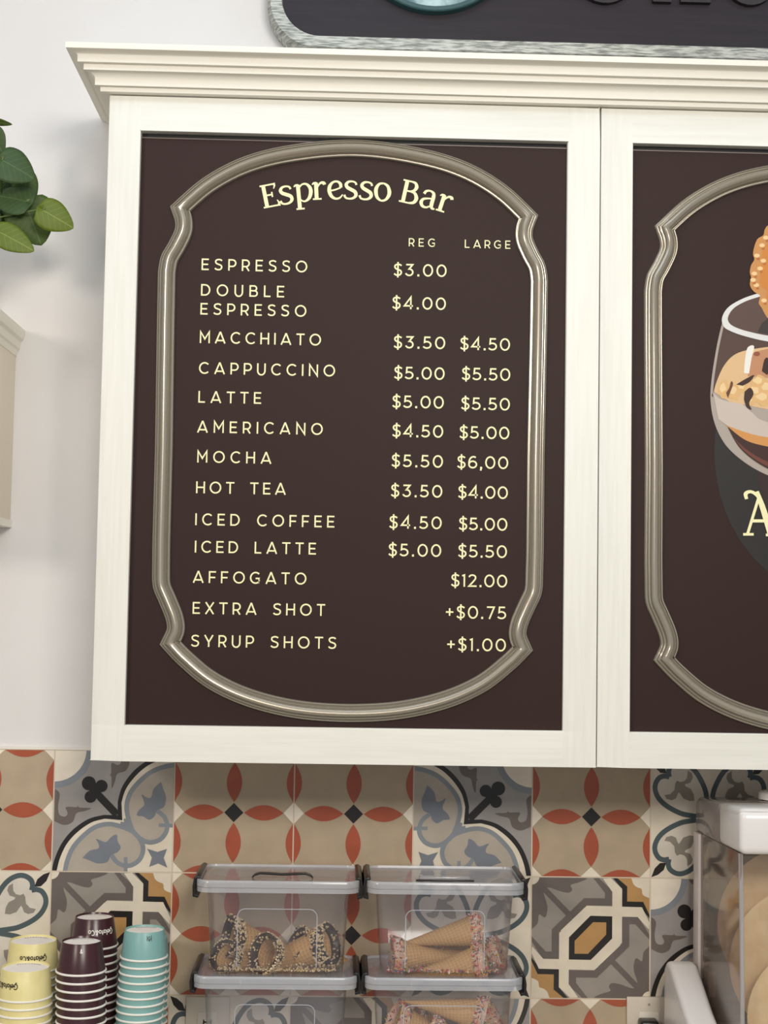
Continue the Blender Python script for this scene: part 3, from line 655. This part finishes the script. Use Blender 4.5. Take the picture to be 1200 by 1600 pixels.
def cup_meshes(rb, rt, ht, m):
    wl = MB().lathe([(rb-.0015, ht-.0032), (rb-.0004, ht), (rb, ht-.0006), (rt-.001, .0015), (rt-.0025, .0015), (rb-.0020, ht-.006)], 48)
    rm = MB(); rm.lathe([(rt-.001+.0017*math.cos(a), .0017+.0017*math.sin(a)) for a in [2*PI*i/10 for i in range(11)]], 48)
    bs_ = MB().lathe([(.0001, ht-.0030), (rb-.0014, ht-.0030)], 48, caps=(False, False))
    return wl, rm, bs_
ORD = ['top', 'second', 'third', 'fourth', 'fifth', 'sixth', 'seventh', 'eighth', 'ninth', 'tenth', 'eleventh', 'twelfth', 'thirteenth', 'fourteenth', 'fifteenth', 'sixteenth', 'seventeenth', 'eighteenth', 'nineteenth', 'twentieth', 'twenty-first', 'twenty-second']
def stack(pxc, Y, rb, rt, ht, pitch, m, colname, where, lean, logo):
    P = at(pxc[0], pxc[1], Y); zt = P.z; proto = None; i = 0
    desc = '%s upside-down paper cup, ' % colname
    while True:
        z = zt-ht-i*pitch
        if z < CT-.0005: break
        lab = desc+('topmost of %s' % where if i == 0 else '%s from top of %s' % (ORD[min(i, 21)], where))
        r = thing('paper_cup', (P.x+lean*i, P.y, z), lab, 'cup', 'cups in the '+where)
        if not proto:
            wl, rm, bs_ = cup_meshes(rb, rt, ht, m); proto = []
            for mm, nm, ml in ((wl, 'cup_wall', m), (rm, 'rim', RIMM), (bs_, 'base', BASEM)):
                o = mm.build(nm, ml, r, smooth=50); o.matrix_parent_inverse = Matrix.Identity(4); proto.append(o)
            if logo: logo(r, rb, rt, ht)
            # small ring of print on the base
            mb = MB(); rr_ = rb*.80
            a = math.radians(50)
            while a < math.radians(130):
                da = random.uniform(.04, .13)
                mb.add([(rr_*.95*math.cos(a), rr_*.95*math.sin(a), ht-.0028), (rr_*1.03*math.cos(a), rr_*1.03*math.sin(a), ht-.0028), (rr_*1.03*math.cos(a+da), rr_*1.03*math.sin(a+da), ht-.0028), (rr_*.95*math.cos(a+da), rr_*.95*math.sin(a+da), ht-.0028)], [(0, 1, 2, 3)])
                a += da+.05
            o = mb.build('base_print', INK, r, smooth=0); o.matrix_parent_inverse = Matrix.Identity(4)
        else:
            for s in proto:
                c = s.copy(); C.objects.link(c); c.parent = r; c.matrix_parent_inverse = Matrix.Identity(4)
        i += 1
YEL = mat('cup_yellow', (238, 226, 164), .42, grain=((230, 216, 150), (1, 1, 1), 26, 0, .4, .6)); BRN = mat('cup_brown', (66, 34, 40), .28, spec=.5); TEA = mat('cup_teal', (130, 176, 173), .38)
A90 = -PI/2
stack((40, 1510), -.20, .0363, .0415, .0450, .01180, YEL, 'pale yellow', 'front yellow stack', 0,
      lambda r, a, b, c: cup_logo('Gelato&co', .0088, a, b, c, .0275, A90-.62, True, INK, r, 'logo_print', 'dark script shop name printed upside down'))
stack((52, 1468), -.113, .0363, .0415, .0450, .01180, YEL, 'pale yellow', 'back yellow stack', 0,
      lambda r, a, b, c: cup_logo('Gelato&co', .0088, a, b, c, .0275, A90+.22, True, INK, r, 'logo_print', 'dark script shop name printed upside down'))
stack((128, 1469), -.20, .0298, .0380, .0462, .01255, BRN, 'dark brown', 'front brown stack', .0004,
      lambda r, a, b, c: cup_logo('&', .0065, a, b, c, .0335, A90+.16, False, RIMM, r, 'emblem_print', 'small white emblem'))
stack((148, 1431), -.113, .0298, .0380, .0462, .01210, BRN, 'dark brown', 'back brown stack', .0002,
      lambda r, a, b, c: cup_logo('Gelato&co', .0086, a, b, c, .0305, A90+.50, True, RIMM, r, 'logo_print', 'white script shop name printed upside down'))
stack((226, 1451), -.17, .0306, .0362, .0432, .01145, TEA, 'teal', 'front teal stack', -.0006,
      lambda r, a, b, c: cup_logo('G', .0058, a, b, c, .0325, A90+.36, False, INK, r, 'emblem_print', 'small dark bracketed emblem', True))
stack((231, 1463), -.088, .0306, .0362, .0432, .01145, TEA, 'teal', 'back teal stack', -.0003, None)

# ------------------------------------------------------------------ lidded plastic bins
BODY = clear('clear_plastic', (252, 252, 253), (225, 225, 234), .035); LIDM = clear('frosted_plastic', (248, 248, 250), (232, 232, 238), .20, .12); RIMP = clear('milky_rim_plastic', (244, 246, 250), (232, 235, 242), .42, .15)
CLIP = mat('black_clip_plastic', (24, 23, 24), .35)
def rrect(w, d, r, z, cx, cy, n=6):
    p = []
    for sx_, sy_, a in ((1, 1, 0), (-1, 1, 90), (-1, -1, 180), (1, -1, 270)):
        p += [(cx+sx_*(w/2-r)+r*math.cos(math.radians(a+90*i/n)), cy+sy_*(d/2-r)+r*math.sin(math.radians(a+90*i/n)), z) for i in range(n+1)]
    return p
def bin_(cx, zt, W, label, handle, tilt=0):
    D = .153; yf = -.173; cy = yf+D/2; H = .146
    t = thing('storage_bin', (cx, cy, zt-H), label, 'storage bin', 'clear lidded bins on the counter')
    wt, dt, wb, db = W-.030, D-.030, W-.046, D-.044; th = .0013; zb_ = zt-H
    mb = MB(); mb.loft([rrect(wb-.012, db-.012, .012, zb_, cx, cy), rrect(wb-.002, db-.002, .016, zb_+.003, cx, cy), rrect(wb, db, .018, zb_+.008, cx, cy), rrect(wt, dt, .020, zt-.006, cx, cy),
                        rrect(wt-2*th, dt-2*th, .019, zt-.006, cx, cy), rrect(wb-2*th, db-2*th, .017, zb_+.009, cx, cy), rrect(wb-.014, db-.014, .012, zb_+.0018, cx, cy)], True, True, True)
    mb.build('bin_body', BODY, t, smooth=50)
    # raised window outline on the front
    fw = .124; z1 = zb_+.100; z0_ = zb_+.010
    def fy(z): return cy-(db+(dt-db)*(z-zb_-.008)/(H-.014))/2
    pth = [(-fw/2, z0_)]+[(-fw/2, z1-.012)]+[(q[0], q[1]) for q in arc(-fw/2+.012, z1-.012, .012, .012, 180, 90, 6)]+[(q[0], q[1]) for q in arc(fw/2-.012, z1-.012, .012, .012, 90, 0, 6)]+[(fw/2, z0_)]
    MB().tube([(cx+a, fy(z)-.0004, z) for a, z in pth], .0009, 6).build('embossed_window', RIMP, t, smooth=60)
    # lid
    mb = MB(); mb.loft([rrect(W-.006, D-.006, .018, zt-.019, cx, cy), rrect(W-.001, D-.001, .021, zt-.0185, cx, cy), rrect(W-.001, D-.001, .021, zt-.0125, cx, cy), rrect(W-.004, D-.004, .020, zt-.0115, cx, cy), rrect(W, D, .022, zt-.0105, cx, cy), rrect(W, D, .022, zt-.0012, cx, cy), rrect(W-.002, D-.002, .021, zt, cx, cy),
                        rrect(W-.008, D-.008, .018, zt, cx, cy), rrect(W-.010, D-.010, .017, zt-.004, cx, cy)], True, False, False).build('lid_rim', RIMP, t, smooth=40)
    MB().loft([rrect(W-.0095, D-.0095, .017, zt-.0046, cx, cy), rrect(W-.0095, D-.0095, .017, zt-.0034, cx, cy)]).build('lid', LIDM, t, smooth=40)
    for k_ in (-.052, .052):
        MB().box((cx+k_*W/.25-.0006, yf-.0006, zt-.018), (cx+k_*W/.25+.0006, yf+.001, zt-.001)).build('lid_rib', RIMP, t, smooth=0)
    for s in (-1, 1):
        x = cx+s*W/2
        pr_ = [(x-s*.006, zt+.003), (x-s*.001, zt+.0045), (x+s*.004, zt+.001), (x+s*.0062, zt-.012), (x+s*.0055, zt-.028), (x-s*.003, zt-.030), (x-s*.003, zt-.026), (x+s*.002, zt-.024), (x+s*.0025, zt-.012), (x+s*.001, zt-.001), (x-s*.006, zt+.0005)]
        MB().loft([[(a, yf+.016, z) for a, z in pr_], [(a, yf+.137, z) for a, z in pr_]]).build('clip', CLIP, t, bevel=.0006)
    hz = zt-.0034
    if handle == 'black':
        b = MB(); pth = [(-.048, 0), (-.044, .0035), (-.036, .0060), (-.022, .0056), (0, .0044), (.022, .0056), (.036, .0060), (.044, .0035), (.048, 0)]
        b.loft([[(cx+.006+x_, cy-.030+dy, hz+z_+dz) for dy, dz in ((-.005, 0), (.005, 0), (.005, .003), (-.005, .003))] for x_, z_ in pth]); b.build('handle', CLIP, t, bevel=.0004)
    elif handle == 'clear':
        MB().box((cx-.046, cy-.046, hz), (cx+.046, cy-.042, hz+.0022)).build('handle_slot', CLIP, t, bevel=.0006)
        MB().box((cx-.040, cy-.041, hz), (cx+.040, cy-.020, hz+.006)).build('handle', LIDM, t, bevel=.002)
    return t, zb_
zL = at(430, 1377, -.173).z; PIT = .1466
cL = (at(305, 1386, -.173).x+at(562, 1386, -.173).x)/2; cR = (at(572, 1386, -.173).x+at(823, 1386, -.173).x)/2; WL = .2545; WR = .2475
zR = at(700, 1379.5, -.173).z
_, bL1 = bin_(cL, zL, WL, 'clear lidded plastic bin of nut dipped cones, upper one of left stack', 'black')
_, bL2 = bin_(cL-.001, zL-PIT, WL, 'empty clear lidded plastic bin under the nut cone bin', None)
_, bR1 = bin_(cR, zR, WR, 'clear lidded plastic bin of rainbow sprinkle cones, upper one of right stack', 'clear')
_, bR2 = bin_(cR-.001, zR-PIT, WR, 'clear lidded plastic bin of sprinkle cones, lower one of right stack', None)

# ------------------------------------------------------------------ dipped waffle cones
def waffle():
    m = bpy.data.materials.new('waffle'); m.use_nodes = True; nt = m.node_tree; b = nt.nodes['Principled BSDF']; N = nt.nodes.new; L = nt.links.new
    uv = N('ShaderNodeUVMap'); sp_ = N('ShaderNodeSeparateXYZ'); L(uv.outputs[0], sp_.inputs[0])
    def mth(op, a, b_):
        n = N('ShaderNodeMath'); n.operation = op
        for i, v in enumerate((a, b_)):
            if isinstance(v, (int, float)): n.inputs[i].default_value = v
            else: L(v, n.inputs[i])
        return n.outputs[0]
    u, v = sp_.outputs[0], sp_.outputs[1]
    fa = mth('ABSOLUTE', mth('SUBTRACT', mth('FRACT', mth('ADD', mth('MULTIPLY', u, 24), mth('MULTIPLY', v, 6)), 0), .5), 0)
    fb = mth('ABSOLUTE', mth('SUBTRACT', mth('FRACT', mth('SUBTRACT', mth('MULTIPLY', v, 22), mth('MULTIPLY', u, 4)), 0), .5), 0)
    mx_ = mth('MAXIMUM', fa, fb); r = N('ShaderNodeMapRange'); r.inputs[1].default_value = .30; r.inputs[2].default_value = .5; L(mx_, r.inputs[0])
    mix = N('ShaderNodeMixRGB'); mix.inputs[1].default_value = lin((196, 152, 100)); mix.inputs[2].default_value = lin((222, 182, 128)); L(r.outputs[0], mix.inputs[0]); L(mix.outputs[0], b.inputs['Base Color'])
    bp = N('ShaderNodeBump'); bp.inputs['Strength'].default_value = .6; bp.inputs['Distance'].default_value = .001; L(r.outputs[0], bp.inputs['Height']); L(bp.outputs[0], b.inputs['Normal'])
    b.inputs['Roughness'].default_value = .6; return m
WAF = waffle(); CHOC = mat('chocolate_dip', (62, 46, 44), .35); PINK = mat('white_dip', (214, 176, 150), .5)
SPR = [mat('sprinkle_%d' % i, c, .4) for i, c in enumerate(((206, 62, 66), (240, 232, 222), (236, 200, 96), (70, 92, 130), (224, 130, 146), (78, 118, 88), (228, 120, 66)))]
NUT = [mat('nut_%d' % i, c, .6) for i, c in enumerate(((224, 196, 150), (206, 172, 124), (236, 214, 178), (58, 48, 48)))]
CL_, CRr = .128, .0265
def cone_mesh():
    n, k = 32, 14; vs = []; fs = []; uv = []
    for wall_, (r0, r1, z0_) in enumerate(((.0012, CRr, 0), (.0004, CRr-.0016, .006))):
        for i in range(k+1):
            t = i/k; z = z0_+(CL_-z0_)*t
            for j in range(n+1):
                a = 2*PI*j/n; rr_ = r0+(r1-r0)*t; zz = z+(.004*math.cos(a)*(t**6))
                vs.append((rr_*math.cos(a), rr_*math.sin(a), zz)); uv.append((j/n, t))
    o = (k+1)*(n+1)
    for wall_ in (0, 1):
        for i in range(k):
            for j in range(n):
                q = wall_*o+i*(n+1)+j; f = (q, q+1, q+n+2, q+n+1); fs.append(f if not wall_ else f[::-1])
    for j in range(n): q = k*(n+1)+j; fs.append((q, q+1, o+q+1, o+q))
    me = bpy.data.meshes.new('cone_wafer'); me.from_pydata(vs, [], fs); me.materials.append(WAF)
    ul = me.uv_layers.new(name='UVMap')
    for lp in me.loops: ul.data[lp.index].uv = uv[lp.vertex_index]
    me.polygons.foreach_set('use_smooth', [True]*len(me.polygons)); return me
def rad(z): return .0012+(CRr-.0012)*z/CL_
def dip_mb():
    p = []
    for z, e in ((CL_-.016, .0002), (CL_-.014, .0012), (CL_-.004, .0014), (CL_+.001, .0010), (CL_+.002, -.001), (CL_-.001, -.0026), (CL_-.008, -.0030), (CL_-.010, -.0020)): p.append((rad(z)+e, z))
    mb = MB(); n = 32
    mb.loft([[(r*math.cos(2*PI*j/n), r*math.sin(2*PI*j/n), z+.004*math.cos(2*PI*j/n)+.0016*math.sin(5*2*PI*j/n+1)*(1 if i < 2 else .2)) for j in range(n)] for i, (r, z) in enumerate(p)], True, False, False)
    return mb
def bits(mb, p, size, ln_, mi, rnd=random):
    d = Vector((rnd.gauss(0, 1), rnd.gauss(0, 1), rnd.gauss(0, 1))).normalized(); a = d.cross(Vector((.3, .5, .8))).normalized(); b = d.cross(a)
    P = Vector(p); r0 = [P-d*ln_/2+.6*size*(math.cos(q)*a+math.sin(q)*b) for q in (0, PI/2, PI, 3*PI/2)]; r1 = [P+d*ln_/2+.6*size*(math.cos(q)*a+math.sin(q)*b) for q in (0, PI/2, PI, 3*PI/2)]
    rm_ = [P+size*(math.cos(q)*a+math.sin(q)*b) for q in (0, PI/2, PI, 3*PI/2)]
    mb.loft([r0, rm_, r1], mi=mi)
def bits_mb(kind):
    mb = MB()
    for i in range(330 if kind == 'rainbow' else 400):
        z = CL_-random.uniform(-.003, .017); a = random.uniform(0, 2*PI); r = rad(z)+.0016
        if random.random() < .16: r = rad(z)-.003; z = CL_-random.uniform(-.002, .007)
        zz = z+.004*math.cos(a)
        if kind == 'rainbow': bits(mb, (r*math.cos(a), r*math.sin(a), zz), .00095, random.uniform(.004, .0068), random.choice((0, 1, 2, 3, 4, 5, 6, 1, 1)))
        else: bits(mb, (r*math.cos(a), r*math.sin(a), zz), random.uniform(.0013, .0019), random.uniform(.0018, .0036), random.choice((0, 0, 1, 2, 2, 0, 2, 3)))
    return mb
cm = cone_mesh(); protoc = {}
def cone(kind, tip, mouth, Yt, Ym, label, group, roll=0, s=1.0):
    A = at(*tip, Yt); B = at(*mouth, Ym); ax = (B-A).normalized()
    # keep the real cone length: slide from the mouth back along the axis
    rot = ax.to_track_quat('Z', 'Y').to_euler()
    Q = ax.to_track_quat('Z', 'Y') @ Euler((0, 0, math.radians(roll))).to_quaternion()
    t = thing('waffle_cone', B-ax*CL_*s, label, 'ice cream cone', group); t.rotation_mode = 'QUATERNION'; t.rotation_quaternion = Q; t.scale = (s, s, s)
    if kind not in protoc:
        o = bpy.data.objects.new('cone_wafer', cm); C.objects.link(o)
        dp = dip_mb().build('dipped_rim', CHOC if kind == 'nut' else PINK, None, smooth=60)
        bt = bits_mb(kind).build('nut_coating' if kind == 'nut' else 'sprinkle_coating', NUT if kind == 'nut' else SPR, None, smooth=0); bt['kind'] = 'stuff'
        protoc[kind] = [o, dp, bt]; new = protoc[kind]
    else:
        new = [q.copy() for q in protoc[kind]]
        for q in new: C.objects.link(q)
    for q in new: q.parent = t; q.matrix_parent_inverse = Matrix.Identity(4)
g1 = 'nut dipped cones in the left bin'; g2 = 'sprinkle cones in the upper right bin'; g3 = 'sprinkle cones in the lower right bin'
cone('nut', (492, 1514), (413, 1489), -.035, -.128, 'nut rimmed waffle cone with its mouth facing the viewer, centre of bin', g1, 40, 1.13)
cone('nut', (450, 1490), (358, 1462), -.055, -.085, 'nut rimmed waffle cone tilted up at back left of bin', g1, 120, 1.15)
cone('nut', (425, 1522), (350, 1493), -.045, -.122, 'nut rimmed waffle cone lying low with mouth to the left bin corner', g1, 200, .92)
cone('nut', (545, 1510), (462, 1476), -.035, -.078, 'nut rimmed waffle cone half hidden behind the centre cone', g1, 300, 1.1)
cone('nut', (430, 1500), (516, 1474), -.075, -.095, 'nut rimmed waffle cone opening to the right side of bin', g1, 10, 1.2)
cone('rainbow', (642, 1524), (757, 1500), -.126, -.122, 'sprinkle rimmed waffle cone lying lowest in front, mouth right', g2, 10)
cone('rainbow', (640, 1473), (748, 1453), -.095, -.098, 'sprinkle rimmed waffle cone lying on top of the pile', g2, 150)
cone('rainbow', (728, 1500), (615, 1491), -.085, -.098, 'sprinkle rimmed waffle cone with mouth against left bin wall', g2, 90, 1.0)
cone('rainbow', (770, 1500), (650, 1496), -.062, -.083, 'sprinkle rimmed waffle cone, second mouth from left under the top cone', g2, 260, .88)
cone('rainbow', (790, 1496), (681, 1487), -.042, -.060, 'sprinkle rimmed waffle cone deepest at the back, little mouth in middle of pile', g2, 30, .85)
cone('rainbow', (680, 1513), (781, 1488), -.066, -.078, 'sprinkle rimmed waffle cone with mouth at right bin wall', g2, 330, .98)
cone('rainbow', (640, 1566), (756, 1586), -.125, -.120, 'sprinkle rimmed waffle cone highest in the lower bin, tip left', g3, 30)
cone('rainbow', (710, 1630), (617, 1590), -.105, -.110, 'sprinkle rimmed waffle cone at left end of the lower bin', g3, 190)
cone('rainbow', (740, 1632), (648, 1594), -.06, -.075, 'sprinkle rimmed waffle cone behind the tip of the highest one, lower bin', g3, 70, .95)
cone('rainbow', (685, 1625), (777, 1590), -.07, -.085, 'sprinkle rimmed waffle cone at right end of the lower bin', g3, 250, .95)
cone('rainbow', (770, 1650), (672, 1612), -.125, -.130, 'sprinkle rimmed waffle cone at the front middle of the lower bin', g3, 20, .95)
def crumbs(name, cx, zb_, wb, kind, n, label):
    mb = MB()
    for i in range(n):
        x = cx+random.uniform(-wb/2+.01, wb/2-.01); y = random.choice((random.uniform(-.150, -.135), random.uniform(-.150, -.06)))
        if kind == 'nut': bits(mb, (x, y, zb_+.0032+abs(random.gauss(0, .001))), random.uniform(.0010, .0016), random.uniform(.0015, .003), random.choice((0, 1, 2, 2)))
        else: bits(mb, (x, y, zb_+.0032+abs(random.gauss(0, .0012))), .0008, random.uniform(.004, .006), random.randrange(7))
    o = mb.build(name, NUT if kind == 'nut' else SPR, None, smooth=0); tag(o, label, 'toppings', None, 'stuff')
crumbs('loose_nuts', cL, bL1, WL-.05, 'nut', 330, 'loose chopped nuts scattered on the floor of left cone bin')
crumbs('loose_sprinkles', cR, bR1, WR-.05, 'rainbow', 300, 'loose rainbow sprinkles on floor of upper right cone bin')
crumbs('loose_sprinkles', cR, bR2, WR-.05, 'rainbow', 200, 'loose rainbow sprinkles on floor of lower right cone bin')

# ------------------------------------------------------------------ wall outlets
PLATE = mat('outlet_plate', (216, 206, 190), .4)
def outlet(px, w_, label):
    P = at(px, 1557, -.006); x0 = P.x; z1 = P.z; t = thing('wall_outlet', (x0+w_/2, -.003, z1-.115), label, 'outlet')
    MB().box((x0, -.009, z1-.115), (x0+w_, -.0028, z1)).build('cover_plate', PLATE, t, bevel=.0015)
    MB().box((x0+.020, -.0105, z1-.098), (x0+w_-.020, -.009, z1-.024)).build('receptacle', mat('receptacle', (228, 220, 206), .35), t, bevel=.001)
    sl = MB()
    for zz in (z1-.040, z1-.080):
        for dx in (-.006, .006): sl.box((x0+w_/2+dx-.001, -.0108, zz-.004), (x0+w_/2+dx+.001, -.0104, zz+.004))
        sl.box((x0+w_/2-.007, -.0108, zz-.0012), (x0+w_/2+.005, -.0104, zz+.0012))
    sl.build('slots', BLACK, t, smooth=0)
    sc_ = MB(); sc_.loft([[(x0+w_/2+.0022*math.cos(a), y_, z1-.012+.0022*math.sin(a)) for a in [2*PI*i/12 for i in range(12)]] for y_ in (-.009, -.0098)]); sc_.build('screw', mat('screw', (190, 184, 172), .3, metal=.6), t)
    return x0+w_/2, z1
outlet(291, .072, 'cream wall outlet behind the left stack of bins')
ox, oz = outlet(979, .074, 'cream wall outlet with a black plug beside the white dispenser')
pg = thing('power_plug', (ox-.004, -.0108, oz-.052), 'black power plug pushed into the right wall outlet', 'plug')
MB().box((ox-.019, -.040, oz-.066), (ox+.011, -.0112, oz-.032)).build('plug_body', CLIP, pg, bevel=.004, seg=3)
MB().tube([(ox-.004, -.036, oz-.055), (ox-.004, -.050, oz-.075), (ox-.002, -.045, oz-.11), (ox+.02, -.03, CT+.006), (ox+.06, -.03, CT+.004)], .003, 8).build('cord', CLIP, pg)

# ------------------------------------------------------------------ white dispenser with clear sides
dx = at(1157, 1336, -.33).x; hz0 = at(1157, 1336, -.33).z; hz1 = at(1157, 1268, -.33).z
dsp = thing('food_dispenser', (dx+.13, -.19, CT), 'white countertop dispenser with clear smoky side, at right picture edge', 'dispenser')
DWH = mat('glossy_white_plastic', (238, 234, 232), .25, spec=.5); DPK = mat('pale_plastic', (222, 212, 208), .35)
SMK = clear('smoky_clear', (228, 220, 213), (196, 184, 176), .14); SMC = clear('frosted_cap', (214, 208, 206), (206, 198, 196), .42, .12); CLR = clear('clear_front', (240, 238, 234), (230, 220, 206), .10)
DW_ = .26
def prism(prof, x0, x1, m, name, bevel=0, seg=3, par=dsp):
    return MB().loft([[(x0, y, z) for y, z in prof], [(x1, y, z) for y, z in prof]]).build(name, m, par, bevel=bevel, seg=seg, smooth=45)
prism([(-.33, hz0), (-.33, hz1-.002), (-.318, hz1+.004), (-.205, hz1-.003), (-.205, hz0-.004)], dx, dx+DW_, DWH, 'front_hood', .010, 4)['label'] = 'opaque white front hood'
prism([(-.204, hz0-.004), (-.204, hz1-.004), (-.07, hz1-.012), (-.05, hz1-.022), (-.05, hz0-.008)], dx+.001, dx+DW_-.001, SMC, 'rear_cap', .006)['label'] = 'translucent rear cap'
MB().lathe([(.0, .006), (.026, .006), (.030, .004), (.031, -.006)], 36, (dx+.115, -.13, hz1)).build('filler_cap', DWH, dsp)
prism([(-.085, 1.155), (-.085, hz0-.007), (-.05, hz0-.007), (-.05, 1.155)], dx-.002, dx+.008, DPK, 'rear_post', .002)
prism([(-.318, 1.06), (-.322, hz0), (-.086, hz0-.006), (-.086, 1.10)], dx+.002, dx+.0045, SMK, 'side_panel')['label'] = 'smoky clear side panel'
prism([(-.318, 1.06), (-.322, hz0), (-.086, hz0-.006), (-.086, 1.10)], dx+DW_-.0045, dx+DW_-.002, SMK, 'side_panel')
# bowed clear front
n_ = 14; rg = []
for z in [1.06+(hz0-1.06)*i/8 for i in range(9)]:
    tz = (z-1.06)/(hz0-1.06); bow = .022*math.sin(PI*min(1, (1-tz)*.75))
    rg.append([(dx+.004+(DW_-.008)*j/n_, -.322-bow*math.sin(PI*(.15+.7*j/n_))+.006*abs(2*j/n_-1), z) for j in range(n_+1)])
MB().loft(rg, False, False, False).build('front_panel', CLR, dsp, smooth=60)['label'] = 'bowed clear front panel'
MB().tube([(p[0][0], p[0][1], p[0][2]) for p in rg], .0035, 8).build('front_edge_strip', clear('clear_edge', (206, 206, 208), (225, 222, 222), .45), dsp)
MB().box((dx+.012, -.10, 1.09), (dx+DW_-.012, -.094, hz0-.01)).build('rear_panel', SMK, dsp, smooth=0)
bx0 = at(1046, 1510, -.10).x
prism([(-.055, CT), (-.055, 1.165), (-.075, 1.182), (-.105, 1.180), (-.20, 1.135), (-.345, 1.085), (-.36, 1.07), (-.36, CT)], bx0, dx-.006, DWH, 'base_arm', .009, 4)['label'] = 'sloping white base arm'
prism([(-.055, CT), (-.055, 1.165), (-.075, 1.182), (-.105, 1.180), (-.20, 1.135), (-.345, 1.085), (-.36, 1.07), (-.36, CT)], dx+DW_+.006, dx+DW_+.055, DWH, 'base_arm', .009, 4)
prism([(-.055, CT), (-.055, 1.09), (-.345, 1.055), (-.36, 1.04), (-.36, CT)], dx-.007, dx+DW_+.007, DPK, 'base_tray', .003)
prism([(-.125, 1.135), (-.125, 1.175), (-.092, 1.175), (-.092, 1.135)], dx+.005, dx+.018, DWH, 'latch', .003)
# stacked wafer bowls seen inside
WB = mat('wafer_beige', (240, 212, 170), .55, grain=((232, 200, 154), (1, 1, 1), 40, .2, .4, .6))
for i, (yy, zc, r, lab) in enumerate(((-.175, 1.262, .119, 'large beige round wafer standing rearmost inside the clear dispenser'), (-.235, 1.215, .116, 'large beige round wafer standing in the middle of the clear dispenser'), (-.290, 1.150, .104, 'smaller beige round wafer leaning low behind the dispenser front'))):
    t = thing('round_wafer', (dx+.125, yy, zc-r), lab, 'wafer', 'wafers in the dispenser')
    pf = [(.0005, .022), (r*.5, .018), (r*.85, .006), (r, 0), (r*.985, -.003), (r*.84, .002), (r*.5, .014), (.0005, .018)]
    MB().loft([[(dx+.125+q*math.cos(2*PI*j/48), yy-d, zc+q*math.sin(2*PI*j/48)) for j in range(48)] for q, d in pf], True, False, False).build('wafer_dish', WB, t, smooth=50)
bpy.context.view_layer.update()
